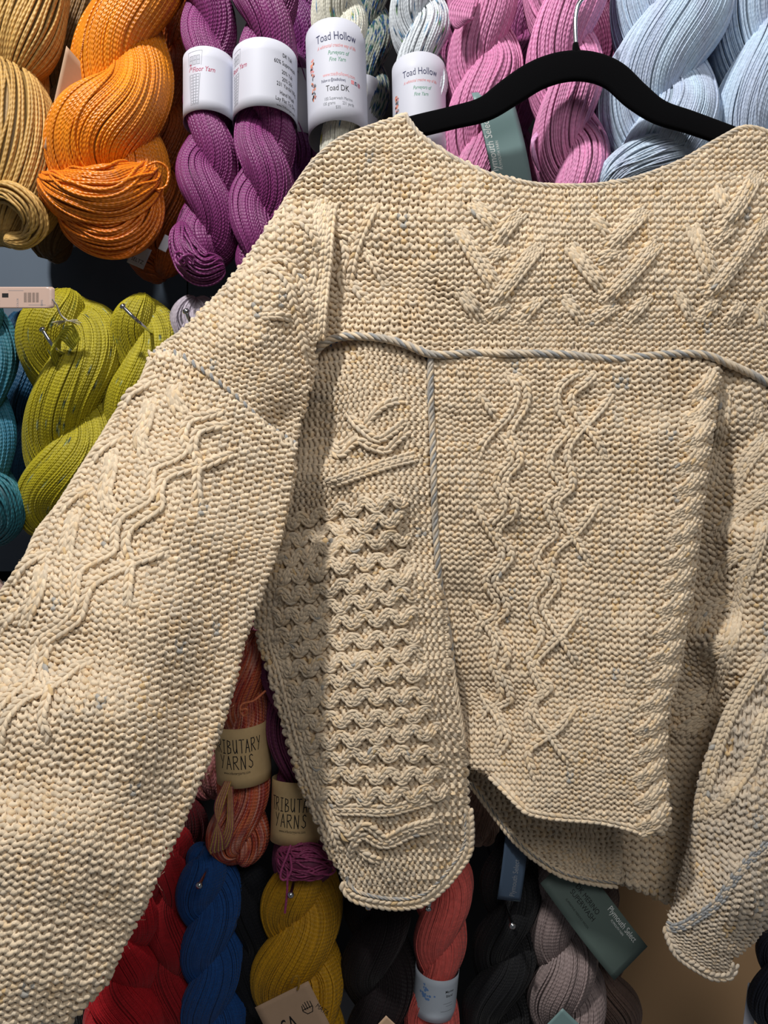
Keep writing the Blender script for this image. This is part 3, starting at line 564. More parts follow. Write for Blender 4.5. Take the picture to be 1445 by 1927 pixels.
# ------------------------------------------------------------------ yarn skeins
def bundle(tb, A, R, N, yr, col, sides=5, twist=0.0, jit=0.12, flat=1.0, core=True, var=0.10, colfn=None, stray=0.06, front_only=False):
    """A rope of parallel yarns. A (n,3) centre line, R (n,) radii, N yarns."""
    n = len(A); T = nz(np.gradient(A, axis=0)); ref = np.array([0.0, -1.0, 0.0])
    E1 = nz(ref-(T@ref)[:, None]*T); E2 = np.cross(T, E1)
    s = np.linspace(0, 1, n)
    th = (np.arange(N)+RNG.uniform(-0.3, 0.3, N))/N*2*math.pi
    dth = np.stack([smooth_noise(n, 6, jit*2.2*2*math.pi/N) for _ in range(N)])
    dr = np.stack([smooth_noise(n, 7, jit*yr*0.8) for _ in range(N)])+RNG.uniform(-0.4, 0.35, (N, 1))*yr
    strays = RNG.random(N) < stray
    dth[strays] += (RNG.choice([-1, 1], strays.sum())*RNG.uniform(0.3, 0.9, strays.sum()))[:, None]*np.sin(np.linspace(0, math.pi, n))[None]
    dr[strays] += yr*1.2
    TH = th[:, None]+dth+twist*s[None]*2*math.pi
    RR = np.maximum(R[None]+dr*np.clip(R/R.max()*2, 0, 1)[None], yr*0.4)
    P = A[None]+RR[..., None]*(np.cos(TH)[..., None]*E1[None]+flat*np.sin(TH)[..., None]*E2[None])
    c = np.asarray(col, float)
    cv = c*np.clip(RNG.normal(1, var, (N, 1)), 0.5, 1.5)
    C = np.broadcast_to(cv[:, None], (N, n, 3)).copy()
    if colfn is not None: C = colfn(C, P)
    tb.add(P, yr*RNG.uniform(0.9, 1.1, (N, 1))*np.ones((1, n)), C, sides)
    if core: tb.add(A, np.maximum(R-yr*1.3, 0.0004)*min(flat, 1.0), c*0.55, 20)  # core colour darkened so the gaps between yarns look shaded
GR = {}
def skein(label, group, pts, col, lean=1, lobe=150, y0=0, yr=2.4, mat=None, turns_twist=0.0, steep=0.10, fat=0.30, off=0.20, name='yarn_skein', n=90, colfn=None, var=0.08, cap=(0.5, 0.5), stray=0.05, sides=5, jit=0.10, dens=1.4):
    """Twisted hank: two ropes of yarn wound round each other. pts: (px, py, depth y, width px)"""
    p = np.array(pts, float); D = cr(p, n); yr = yr*0.88
    yy = D[:, 2]; sc = (yy-CAM_Y)/F_PX; A = np.stack([(D[:, 0]-W_PX/2)*sc, yy, Z0+(H_PX/2-D[:, 1])*sc], -1)
    Wm = D[:, 3]*sc
    T = nz(np.gradient(A, axis=0)); X = nz(np.cross(T, [0, 1.0, 0])); X *= np.sign(X[:, :1]+1e-9); Yf = nz(np.cross(X, T)); Yf *= -np.sign(Yf[:, 1:2])
    L = np.concatenate([[0], np.cumsum(np.linalg.norm(np.diff(A, axis=0), axis=1))]); tot = L[-1]
    e0 = cap[0]*Wm[0]*1.0; e1 = cap[1]*Wm[-1]
    f0 = np.sqrt(np.clip(1-(1-np.clip(L/max(e0, 1e-6), 0, 1))**2, 0.01, 1)) if cap[0] > 0 else np.ones(n)
    f1 = np.sqrt(np.clip(1-(1-np.clip((tot-L)/max(e1, 1e-6), 0, 1))**2, 0.01, 1)) if cap[1] > 0 else np.ones(n)
    env = f0*f1
    root = empty(name, tuple(A[0])); tag(root, label, 'yarn skein', group)
    tb = Tubes()
    phi = math.pi/2+lean*math.pi*(D[:, 1]-y0)/lobe
    turns_twist = -lean*steep*abs(D[-1, 1]-D[0, 1])/lobe
    R = fat*Wm*env; a = off*Wm*np.clip(env*1.3-0.3, 0.0, 1)
    yw = yr*sc.mean(); N = int(2*math.pi*R.max()/(2*yw)*dens)
    for k in range(2):
        ph = phi+k*math.pi
        C = A+(np.cos(ph)[:, None]*X+0.85*np.sin(ph)[:, None]*Yf)*a[:, None]
        t2 = Tubes(); bundle(t2, C, R, N, yw, lin(col), sides, turns_twist, jit=jit, colfn=colfn, var=var, stray=stray)
        t2.obj('yarn_strands', mat or M_PLY, root)
    return root, A, Wm
def extra(root, pts, col, yr=2.4, mat=None, name='yarn_loop', N=None, n=50, sides=5, colfn=None, var=0.08, cap=True, twist=0.0, stray=0.05, jit=0.3):
    """an extra swag of yarn: pts (px,py,y,radius px)"""
    D = cr(np.array(pts, float), n); sc = (D[:, 2]-CAM_Y)/F_PX; A = np.stack([(D[:, 0]-W_PX/2)*sc, D[:, 2], Z0+(H_PX/2-D[:, 1])*sc], -1)
    s = np.linspace(0, 1, n); R = D[:, 3]*sc
    if cap: R = R*np.sqrt(np.clip(1-(np.abs(2*s-1))**6, 0.02, 1))
    yw = yr*sc.mean(); N = N or max(5, int(2*math.pi*R.max()/(2*yw)*1.1)); tb = Tubes()
    bundle(tb, A, R, N, yw, lin(col), sides, twist, colfn=colfn, var=var, stray=stray, jit=jit)
    return tb.obj(name, mat or M_PLY, root)
def strand(root, pts, r, col, name='tie_strand', mat=None, n=40):
    D = cr(np.array(pts, float), n); sc = (D[:, 2]-CAM_Y)/F_PX; A = np.stack([(D[:, 0]-W_PX/2)*sc, D[:, 2], Z0+(H_PX/2-D[:, 1])*sc], -1)
    tb = Tubes(); tb.add(A, r*sc.mean(), lin(col), 8); return tb.obj(name, mat or M_PLY, root)

# ---- paper bands, tags and writing
def text_mesh(body, size, shear=0.0, xs=1.0, align='LEFT', bold=0.0):
    c = bpy.data.curves.new('t', 'FONT'); c.body = body; c.size = size; c.shear = shear; c.align_x = align; c.align_y = 'BOTTOM_BASELINE' if False else 'BOTTOM'; c.offset = bold; c.resolution_u = 3
    o = bpy.data.objects.new('t', c); COL.objects.link(o); me = bpy.data.meshes.new_from_object(o)
    V = np.array([v.co[:] for v in me.vertices]).reshape(-1, 3)[:, :2]; Fc = [tuple(p.vertices) for p in me.polygons]
    bpy.data.objects.remove(o); bpy.data.curves.remove(c); bpy.data.meshes.remove(me)
    if len(V): V[:, 0] *= xs
    return V, Fc
class Sheet:
    """map from paper coordinates (pixels, x right, y down, from its centre) to the world"""
    def __init__(s, fn, root, part): s.fn = fn; s.root = root; s.part = part
    def faces(s, V, Fc, mat, name='lettering', lift=0.0002):
        if not len(V): return
        P = s.fn(V[:, 0], V[:, 1], lift); o = mesh_obj(name, P, [tuple(f) for f in Fc], mat, s.part, smooth=False); return o
    def text(s, body, x, y, size, mat, align='CENTER', shear=0, xs=1.0, bold=0.0, rot=0.0, name='lettering'):
        V, Fc = text_mesh(body, size, shear, xs, align, bold); V = V.copy()
        if not len(V): return
        c, sn = math.cos(rot), math.sin(rot); X = V[:, 0]*c+V[:, 1]*sn; Y = V[:, 0]*sn-V[:, 1]*c
        s.faces(np.stack([x+X, y+Y], -1), Fc, mat, name)
    def lines(s, segs, w, mat, name='printed_lines'):
        V = []; Fc = []
        for pl in segs:
            p = np.asarray(pl, float)
            for a, b in zip(p[:-1], p[1:]):
                d = b-a; l = np.linalg.norm(d); m_ = max(1, int(l/6)); u = d/max(l, 1e-9); nn = np.array([-u[1], u[0]])*w/2
                for k in range(m_):
                    q0 = a+d*k/m_-u*w*0.3*(k == 0); q1 = a+d*(k+1)/m_+u*w*0.3*(k == m_-1); i = len(V)
                    V += [q0-nn, q1-nn, q1+nn, q0+nn]; Fc.append((i, i+1, i+2, i+3))
        s.faces(np.array(V), Fc, mat, name)
    def blobs(s, bl, mat, name='printed_flowers'):
        V = []; Fc = []
        for x, y, rx, ry in bl:
            i = len(V); V += [(x+rx*math.cos(a), y+ry*math.sin(a)) for a in np.linspace(0, 2*math.pi, 9)[:-1]]; Fc.append(tuple(range(i, i+8)))
        s.faces(np.array(V), Fc, mat, name)
def band(root, cx, cy, w, h, y, mat=M_PAPER, tilt=0.0, bow=8.0, depth=1.06, name='paper_band', flare=0.0):
    """paper sleeve round a skein. centre px, width/height px; bow = how far the rims dip in px"""
    sc = (y-CAM_Y)/F_PX; rx = w/2*sc; ry = rx*depth; ct, st = math.cos(tilt), math.sin(tilt)
    c0 = Wd(cx, cy, y)
    def fn(u, v, lift=0.0):
        u = np.asarray(u, float)*sc; v = np.asarray(v, float)*sc; a = u/(rx*1.08)        # angle from the front
        k = 1+flare*v/(h*sc)
        X = (rx*k+lift)*np.sin(a); Y = -(ry*k+lift)*np.cos(a); Z = -v+bow*sc*(np.cos(a)-0.6)*(-1 if bow < 0 else 1)*np.sign(bow)*1.0
        return np.stack([c0[0]+X*ct+Z*st, c0[1]+Y+np.zeros_like(X), c0[2]-X*st+Z*ct], -1)
    nu = 64; um = math.pi*1.08*w/2; us = np.linspace(-um, um, nu+1); vs = np.linspace(-h/2, h/2, 7)
    U, V = np.meshgrid(us, vs); P = fn(U.ravel(), V.ravel()); idx = np.arange(P.shape[0]).reshape(U.shape)
    Q = np.stack([idx[:-1, :-1], idx[1:, :-1], idx[1:, 1:], idx[:-1, 1:]], -1).reshape(-1, 4)
    o = mesh_obj(name, P, Q, mat, root); m_ = o.modifiers.new('t', 'SOLIDIFY'); m_.thickness = 0.0002; m_.offset = 0
    return Sheet(fn, root, o)
def card(root, cx, cy, w, h, y, rot=0.0, curl=0.0, yaw=0.0, mat=M_KRAFT2, name='tag', corner=0.0, hole=None):
    """flat or curled card. rot clockwise in the picture plane; curl = depth of curve over its length (m)"""
    sc = (y-CAM_Y)/F_PX; c, s_ = math.cos(rot), math.sin(rot); c0 = Wd(cx, cy, y)
    def fn(u, v, lift=0.0):
        u = np.asarray(u, float); v = np.asarray(v, float)
        X = (u*c-v*s_)*sc; Z = -(u*s_+v*c)*sc; Y = -curl*(1-(2*v/h)**2)+np.sin(yaw)*u*sc-lift
        return np.stack([c0[0]+X*math.cos(yaw), c0[1]+Y, c0[2]+Z], -1)
    us = np.linspace(-w/2, w/2, 9); vs = np.linspace(-h/2, h/2, 17); U, V = np.meshgrid(us, vs)
    if corner:
        U = U*1.0; k = np.clip((np.abs(V)-(h/2-corner))/corner, 0, 1); U = np.sign(U)*np.minimum(np.abs(U), w/2-corner+corner*np.sqrt(1-k**2)) 
    P = fn(U.ravel(), V.ravel()); idx = np.arange(P.shape[0]).reshape(U.shape)
    Q = np.stack([idx[:-1, :-1], idx[1:, :-1], idx[1:, 1:], idx[:-1, 1:]], -1).reshape(-1, 4)
    o = mesh_obj(name, P, Q, mat, root); m_ = o.modifiers.new('t', 'SOLIDIFY'); m_.thickness = 0.0003; m_.offset = 0
    return Sheet(fn, root, o)
YF = -0.080; YB = 0.036
def speckle(cols, amt=0.10, size=0.004):
    cs = [lin(c) for c in cols]
    def f(C, P):
        N, n, _ = C.shape; q = RNG.random((N, n)); k = q < amt
        k = k | np.roll(k, 1, 1)
        ch = RNG.integers(0, len(cs), (N, n)); ch = np.where(k, ch, 0)
        for i, c in enumerate(cs): C[k & (ch == i)] = c
        return C
    return f
def varieg(cols, freq=38.0, seed=3, streak=0.5):
    cs = np.array([lin(c) for c in cols])
    def f(C, P):
        N, n, _ = C.shape; g = np.random.default_rng(seed); ph = g.uniform(0, 1, (N, 1))*streak
        t = (np.sin(P[..., 2]*freq+P[..., 0]*freq*0.6)*0.5+0.5+ph+g.normal(0, .12, (N, 1))) % 1.0*(len(cs)-1)
        i = np.clip(t.astype(int), 0, len(cs)-2); fr = (t-i)[..., None]; return cs[i]*(1-fr)+cs[i+1]*fr
    return f
def dyed(c2, freq=60, mixamt=0.5):
    c2 = lin(c2)
    def f(C, P):
        k = (np.sin(P[..., 2]*freq+3*np.sin(P[..., 0]*90))*0.5+0.5)[..., None]*mixamt; return C*(1-k)+c2*k
    return f
# ---- straw gold skeins, top left
r, A, w = skein('large straw-gold skein at the left edge of the top row', None, [(20, -160, YF+.01, 130), (30, 0, YF+.01, 120), (28, 130, YF+.01, 110), (24, 250, YF+.01, 120), (22, 360, YF+.01, 130), (30, 455, YF+.01, 130)], (192, 152, 84), lean=-1, lobe=265, y0=5, yr=3.3, turns_twist=0.1, fat=0.36, off=0.16)
extra(r, [(70, -160, YF-.01, 70), (54, -20, YF-.01, 70), (36, 70, YF-.012, 72), (22, 130, YF-.014, 58), (14, 152, YF-.012, 40)], (196, 156, 88), yr=3.0, name='yarn_strands', twist=.12, jit=.12, stray=.03)
extra(r, [(-40, 110, YF-.008, 40), (-4, 175, YF-.01, 78), (22, 260, YF-.012, 88), (30, 350, YF-.012, 84), (20, 420, YF-.01, 70), (10, 462, YF-.008, 50)], (192, 152, 84), yr=3.0, name='yarn_strands', twist=.2, jit=.12, stray=.03)
extra(r, [(-30, 380, YF-.035, 16), (10, 362, YF-.05, 18), (48, 385, YF-.05, 19), (66, 420, YF-.04, 18), (50, 448, YF-.03, 14), (10, 452, YF-.03, 14)], (200, 160, 92), yr=3.3)
skein('straw skein with shade in its colour, hanging behind the large straw-gold one', None, [(120, -120, YB, 150), (125, 100, YB, 140), (110, 300, YB, 140), (95, 485, YB, 110)], (120, 88, 44), lobe=190, y0=80, yr=3.2)  # back-row duplicate; shade from the front skein is put into its colour
# ---- orange
OR = (230, 138, 10)
r, A, w = skein('bright orange skein with a loose fringe of loops at its bottom', None, [(290, -190, YF, 160), (262, -40, YF, 160), (236, 80, YF, 158), (226, 180, YF, 176), (206, 270, YF, 228), (208, 340, YF, 190), (225, 400, YF, 110)], OR, lean=1, lobe=200, y0=55, yr=2.9, mat=M_SILK, fat=0.34, off=0.20, turns_twist=0.12, colfn=dyed((214, 112, 4), 50, .4))
extra(r, [(78, 318, YF-.02, 10), (95, 350, YF-.03, 26), (150, 372, YF-.04, 50), (215, 372, YF-.038, 56), (262, 350, YF-.02, 44), (285, 320, YF, 26)], (224, 124, 8), yr=2.9, mat=M_SILK, name='fringe_loops', stray=0.15, jit=0.4, twist=0.2, N=120)
extra(r, [(120, 370, YF-.02, 12), (150, 420, YF-.03, 30), (215, 445, YF-.03, 38), (268, 410, YF-.02, 34), (278, 330, YF-.01, 22)], (216, 114, 6), yr=2.9, mat=M_SILK, name='fringe_loops', stray=0.15, jit=0.4, N=90)
for k in range(9):
    d = k*5.5
    strand(r, [(172+d*.8, 410, YF-.03), (172+d*.6, 440, YF-.034), (190+d*.5, 472-d*.3, YF-.034), (222, 486-d*.7, YF-.034), (250-d*.4, 474-d*.6, YF-.034), (262-d*.6, 440, YF-.03), (266-d*.6, 400, YF-.02)], 2.6, (214, 110, 8), 'loose_loop', M_SILK)
strand(r, [(265, 318, YF-.035), (295, 305, YF-.035), (316, 320, YF-.03), (312, 350, YF-.03), (290, 355, YF-.03), (272, 330, YF-.03)], 2.4, (226, 124, 12), 'loose_loop', M_SILK)
strand(r, [(150, 110, YF-.03), (165, 50, YF-.035), (195, -10, YF-.035)], 1.2, (180, 96, 20), 'tie_strand', M_SILK)
for k in range(5): strand(r, [(190-k*3, 218+k*3, YF-.046), (165, 205-k*5, YF-.05), (142, 196+k*7, YF-.045)], 2.4, (220, 108, 8), 'yarn_end', M_SILK)
cs = card(r, 128, 208, 60, 206, YF-.030, rot=0.42, yaw=1.05, mat=M_KRAFT2, name='hang_tag')
skein('orange skein with painted-in shade hanging right behind the bright orange one', None, [(300, -150, YB-.01, 110), (312, 20, YB-.01, 105), (318, 200, YB-.01, 95), (305, 380, YB-.01, 120), (300, 470, YB-.01, 120), (308, 522, YB-.01, 80)], (176, 84, 8), lobe=120, y0=60, yr=3.0, mat=M_SILK)  # darker copy of the front orange; the colour carries the shade
r = empty('price_tag', tuple(Wd(262, 484, -0.03))); tag(r, 'small white price tag poking out under the orange skeins', 'tag')
cs = card(r, 262, 482, 34, 40, -0.050, rot=0.42, mat=M_PAPER, name='tag_card'); cs.text('SELTZ', 0, 14, 10, M_INK, xs=0.9, bold=0.02)
r = empty('price_tag', tuple(Wd(312, 458, -0.05))); tag(r, 'narrow grey-white price tag beside the purple skein bottom', 'tag')
card(r, 311, 458, 16, 30, -0.066, rot=0.45, mat=M_PAPER, name='tag_card')
# ---- purple
PU = (126, 48, 108)
def tower(cs, x, sc=1.0, cut=None):
    def ok(l): return l if cut is None else [(max(a, cut), b) for a, b in l]
    L1 = [[(x-16, -50), (x+16, -50)], [(x-16, -50), (x-14, -24)], [(x+16, -50), (x+14, -24)], [(x-13, -9), (x-9, 47)], [(x+12, -9), (x+8, 47)], [(x-9, 47), (x+8, 47)]]
    for k in range(3):
        a = x-11+k*8; L1 += [[(a, -42), (a+6, -42)], [(a, -42), (a, -26)], [(a+6, -42), (a+6, -26)], [(a, -26), (a+6, -26)], [(a, -34), (a+6, -34)], [(a+3, -42), (a+3, -26)]]
    for k in range(3):
        t0 = x-10+k*7.2; b0 = x-7+k*5; L1 += [[(t0, -8), (b0, 45)], [(t0+5.4, -8), (b0+4, 45)]]
        for j in range(11):
            yy = -8+j*5.3; f = j/10; L1.append([(t0+(b0-t0)*f, yy), (t0+5.4+(b0+4-t0-5.4)*f, yy)])
    cs.lines([ok(l) for l in L1 if cut is None or max(l[0][0], l[1][0]) > cut], 0.55, M_GREY)
r, A, w = skein('purple skein in a white band showing a whole tower drawing', 'purple skeins in white bands', [(360, -130, YF, 100), (388, 0, YF, 104), (394, 110, YF, 92), (392, 175, YF, 88), (392, 240, YF, 92), (392, 330, YF, 116), (392, 430, YF, 116), (392, 500, YF, 100)], PU, lean=-1, lobe=128, y0=-10, yr=2.2, mat=M_SILK, turns_twist=-0.1, fat=0.31, off=0.2)
extra(r, [(340, 420, YF-.02, 14), (350, 470, YF-.028, 26), (380, 505, YF-.028, 30), (420, 500, YF-.02, 26)], PU, yr=2.2, mat=M_SILK)
strand(r, [(352, 505, YF-.04), (340, 500, YF-.045), (330, 490, YF-.045), (332, 476, YF-.045), (344, 476, YF-.05), (352, 488, YF-.05), (346, 498, YF-.045), (338, 490, YF-.052), (350, 480, YF-.052), (364, 484, YF-.045), (362, 498, YF-.045)], 3.2, PU, 'knotted_end', M_SILK)
cs = band(r, 394, 176, 96, 116, YF, bow=5)
tower(cs, -18); cs.text('7', -30, -11, 19, M_MAG, shear=.3, xs=.6, bold=.02); cs.text('th', -25.5, -16, 8, M_MAG, shear=.3, xs=.7, bold=.02); cs.text('Floor Yarn', 0, -9.5, 13, M_MAG, shear=.2, xs=.80, bold=.02)
r, A, w = skein('purple skein in a white band with printed fibre content, nearest the sleeve', 'purple skeins in white bands', [(470, -130, YF-.008, 120), (500, 0, YF-.008, 124), (503, 110, YF-.008, 104), (500, 175, YF-.008, 104), (498, 240, YF-.008, 104), (498, 330, YF-.008, 124), (486, 440, YF-.008, 110), (484, 520, YF-.008, 80)], PU, lean=-1, lobe=138, y0=38, yr=2.2, mat=M_SILK, turns_twist=-0.1, fat=0.31, off=0.2)
cs = band(r, 499, 172, 120, 124, YF-.008, bow=6)
tower(cs, -60, cut=-68); cs.text('Floor Yarn', -50, -10, 13, M_MAG, shear=.2, xs=.8, bold=.02)
for i, (s_, x_, y_, z_) in enumerate([('DK Yak', 51, -34, 10), ('60% Superwash', 48, -19, 11), ('20% Yak', 51, -3, 10.5), ('20% Silk', 51, 10, 10.5), ('231 Yards/100g', 52, 21, 10.5), ('Hand Wash', 52, 36, 10.5), ('Lay Flat To Dry', 50, 48, 10.5), ('www.7thflooryarn.com', 50, 58, 6.5)]):
    cs.text(s_, x_+7, y_, z_, M_INK, xs=.8, bold=.02 if i == 0 else 0, align='CENTER')
r, A, w = skein('purple skein mostly hidden behind the labelled purple ones', None, [(545, -130, YB-.012, 90), (560, 60, YB-.012, 90), (560, 200, YB-.012, 84), (560, 300, YB-.012, 84), (550, 400, YB-.012, 70)], (112, 40, 106), lean=-1, lobe=110, y0=40, yr=2.2, mat=M_SILK)
band(r, 566, 208, 66, 118, YB-.016, bow=6)
# ---- speckled whites
SPK = speckle([(60, 110, 160), (90, 150, 120), (170, 160, 80), (120, 160, 190)], 0.035)
r, A, w = skein('cream speckled skein in a white band printed in full beside the purple skeins', 'speckled skeins in white bands', [(615, -140, YF-.012, 120), (632, -20, YF-.012, 116), (640, 60, YF-.012, 100), (640, 160, YF-.012, 96), (648, 250, YF-.012, 92), (655, 330, YF-.012, 100), (655, 400, YF-.012, 60)], (216, 214, 200), lean=1, lobe=120, y0=-10, yr=1.8, mat=M_FINE, colfn=SPK, var=.05)
cs = band(r, 634, 166, 112, 186, YF-.012, bow=9, tilt=-0.03)
def hollow(cs, k=1.0, full=True, dx=0, dy=0):
    cs.text('Toad Hollow', 4+dx, -49+dy, 21*k, M_NAVY, xs=.74, bold=.012, rot=-.04); cs.text('A whimsical creative way of life', 4+dx, -38+dy, 9.5*k, M_CORALINK, shear=.35, xs=.66, rot=-.02, bold=.03)
    cs.text('Purveyors of', 7+dx, -24+dy, 11*k, M_GREENINK, shear=.3, xs=.72); cs.text('Fine Yarn', 5+dx, -12+dy, 11*k, M_GREENINK, shear=.3, xs=.78)
    bl = [(-51+dx+RNG.uniform(-4, 6), -30+dy+RNG.uniform(0, 74), RNG.uniform(1.2, 3.4), RNG.uniform(1.5, 3.6)) for _ in range(44)]
    bl = [(x+(y-10)*.05, y, a, b) for x, y, a, b in bl]
    cs.blobs(bl[:13], M_PEACH); cs.blobs(bl[13:27], M_INK); cs.blobs(bl[27:36], M_CORALINK); cs.blobs(bl[36:], M_GREY)
    if not full: return
    cs.text('www.toadhollownj.com', 8, 14, 9.5, M_CORALINK, xs=.72); cs.text('Follow us @toadhollownj', -4, 23.5, 8, M_NAVY, xs=.58, bold=.02)
    cs.faces(np.array([(32, 16), (38, 16), (38, 22.5), (32, 22.5)]), [(0, 1, 2, 3)], M_PINKINK, 'social_icon'); cs.lines([[(33.5, 18), (36.5, 18), (36.5, 21), (33.5, 21), (33.5, 18)]], .5, M_WHITEINK, 'social_icon')
    cs.faces(np.array([(40, 16), (45.5, 16), (45.5, 22.5), (40, 22.5)]), [(0, 1, 2, 3)], M_NAVY, 'social_icon'); cs.lines([[(43.2, 22.2), (43.2, 17.6), (44.6, 17.2)], [(42, 19.6), (44.6, 19.6)]], .9, M_WHITEINK, 'social_icon')
    a = np.linspace(0, 2*math.pi, 15); cs.lines([[(50.5+2.9*math.cos(t), 19.6+3.6*math.sin(t)) for t in a], [(49.8, 22), (50.4, 18), (51.6, 18), (51.4, 20)]], .9, M_MAG, 'social_icon')
    cs.text('Toad DK', 4, 42, 15, M_INK, xs=.82); cs.text('100 Superwash Merino', 5, 57, 8.2, M_GREY, xs=.75); cs.text('100 grams        231 yards', 5, 65.5, 8.2, M_GREY, xs=.75); cs.text('$30', 4, 73.5, 8, M_GREY, xs=.8)
hollow(cs)
SPK2 = speckle([(50, 90, 130), (90, 130, 80), (40, 60, 70), (120, 160, 190)], 0.03)
r, A, w = skein('pale blue-grey speckled skein whose white band passes behind the hanger', 'speckled skeins in white bands', [(770, -130, YF, 116), (786, 0, YF, 114), (792, 90, YF, 108), (792, 170, YF, 98), (792, 300, YF, 96), (792, 400, YF, 60)], (206, 212, 218), lean=1, lobe=112, y0=-15, yr=1.9, mat=M_FINE, colfn=SPK2, var=.05)
cs = band(r, 789, 214, 100, 168, YF, bow=7, tilt=-0.02); hollow(cs, .86, False, -4, 10)
r, A, w = skein('speckled skein with painted-in shade behind the first white-banded speckled one', None, [(690, -140, YB, 90), (694, 0, YB, 90), (694, 120, YB, 84), (688, 300, YB, 80)], (150, 156, 146), lean=1, lobe=110, y0=10, yr=2, mat=M_FINE, colfn=speckle([(20, 60, 110), (50, 90, 80)], .2))  # speckled yarn coloured darker to paint in shade behind the front row
band(r, 684, 215, 64, 110, YB-.005, bow=5)
# ---- pinks
PK = (204, 128, 170)
r, A, w = skein('dusty pink skein left of the hanger hook with a sage card tag', 'pink skeins behind the hanger', [(905, -150, YF, 130), (905, -20, YF, 130), (912, 80, YF, 132), (905, 180, YF, 140), (905, 250, YF, 130), (900, 330, YF, 140), (900, 400, YF, 80)], PK, lean=1, lobe=140, y0=55, yr=3.1, fat=.33, off=.18, turns_twist=-0.15)
for k in range(10): strand(r, [(868+k*3, -10, YF-.036), (849+k*4, 10+k*2, YF-.042), (848+k*4, 36, YF-.042), (860+k*3.2, 52-k*2, YF-.04), (880+k, 34, YF-.038)], 2.9, PK, 'yarn_end')
cs = card(r, 946, 268, 78, 200, YF-.030, rot=-0.24, curl=.008, yaw=.25, mat=M_TEALCARD, name='card_tag'); 
cs.faces(np.array([(-38.5, -60), (-19, -75), (-13, 0), (-11, 90), (-38, 90)]), [(0, 1, 2, 3, 4)], M_TEALBAR, 'dark_stripe')
cs.text('Plymouth Select', -21, 66, 21, M_WHITEINK, rot=-math.pi/2+.03, xs=.8, align='LEFT'); cs.text('PLYMOUTH YARN', -14, 55, 8, M_WHITEINK, rot=-math.pi/2+.03, xs=.8, align='LEFT')
r, A, w = skein('light pink skein directly behind the hanger hook', 'pink skeins behind the hanger', [(1068, -140, YF-.012, 150), (1062, 0, YF-.012, 150), (1062, 110, YF-.012, 140), (1066, 230, YF-.012, 138), (1075, 330, YF-.012, 136), (1078, 420, YF-.012, 90)], (214, 138, 182), lean=1, lobe=158, y0=50, yr=2.8, fat=.33, off=.18, turns_twist=-0.15)
for k in range(3): strand(r, [(1030-k*4, 240, YF-.02), (1006-k*2, 262, YF-.03), (1003+k*2, 292, YF-.03), (1014, 320, YF-.02)], 2.8, (220, 160, 205), 'yarn_end')
cs = card(r, 1128, 232, 40, 74, YF+.004, rot=.45, yaw=-.2, mat=M_TEALCARD, name='card_tag')
skein('pink skein with painted-in shade between the two pale pink ones', None, [(980, -150, YB-.01, 100), (985, 30, YB-.01, 96), (965, 180, YB-.01, 90), (960, 330, YB-.01, 90)], (150, 72, 124), lean=1, lobe=110, y0=20, yr=2.8)  # front pink darkened; its shadow is in the yarn colour
skein('pink skein with painted-in shade right of the hanger hook', None, [(1120, -150, YB-.01, 90), (1128, 20, YB-.01, 90), (1128, 180, YB-.01, 84), (1130, 330, YB-.01, 80)], (128, 56, 96), lean=-1, lobe=110, y0=60, yr=2.6)  # darker pink colour stands in for shade behind the hook
skein('pink skein with painted-in shade left of the dusty pink one', None, [(850, -150, YB-.012, 70), (855, 30, YB-.012, 66), (862, 200, YB-.012, 66), (885, 330, YB-.012, 70)], (140, 66, 112), lean=-1, lobe=100, y0=60, yr=2.8)  # shade painted into the pink yarn colour
# ---- pale blues
BL = (192, 212, 232)
BF = dyed((184, 190, 216), 45, .5)
r, A, w = skein('large pale blue skein right of the pink ones, crossed by the hanger arm', 'pale blue skeins', [(1290, -200, YF-.006, 215), (1268, -40, YF-.006, 215), (1258, 60, YF-.006, 215), (1240, 180, YF-.006, 215), (1228, 300, YF-.006, 200), (1228, 420, YF-.006, 120)], BL, lean=1, lobe=205, y0=95, yr=2.0, mat=M_FINE, fat=.32, off=.19, colfn=BF, turns_twist=.08, var=.05)
extra(r, [(1125, 372, YF-.025, 16), (1165, 328, YF-.034, 36), (1225, 300, YF-.036, 44), (1285, 290, YF-.032, 30), (1315, 288, YF-.025, 14)], (200, 218, 236), yr=1.8, mat=M_FINE, colfn=BF, var=.04)
r, A, w = skein('pale blue skein running off the right edge above the sweater shoulder', 'pale blue skeins', [(1470, -200, YF, 210), (1450, -20, YF, 210), (1438, 120, YF, 200), (1425, 260, YF, 190), (1420, 400, YF, 120)], BL, lean=1, lobe=230, y0=150, yr=2.1, mat=M_FINE, fat=.32, off=.19, colfn=BF, turns_twist=.08, var=.05)
skein('greyish blue skein with painted-in shade left of the large pale blue one', None, [(1165, -180, YB-.005, 100), (1175, 0, YB-.005, 100), (1168, 150, YB-.005, 90), (1180, 330, YB-.005, 90)], (128, 138, 160), lean=-1, lobe=130, y0=40, yr=2.2, mat=M_FINE)  # pale blue yarn darkened in colour as painted shade
skein('blue skein in the gap behind the two large pale blue ones', None, [(1360, -180, YB, 120), (1366, -40, YB, 120), (1372, 60, YB, 110), (1372, 130, YB, 80)], (110, 146, 182), lean=1, lobe=120, y0=40, yr=2.2, mat=M_FINE)  # front blue darkened in colour to stand in for shade in the gap
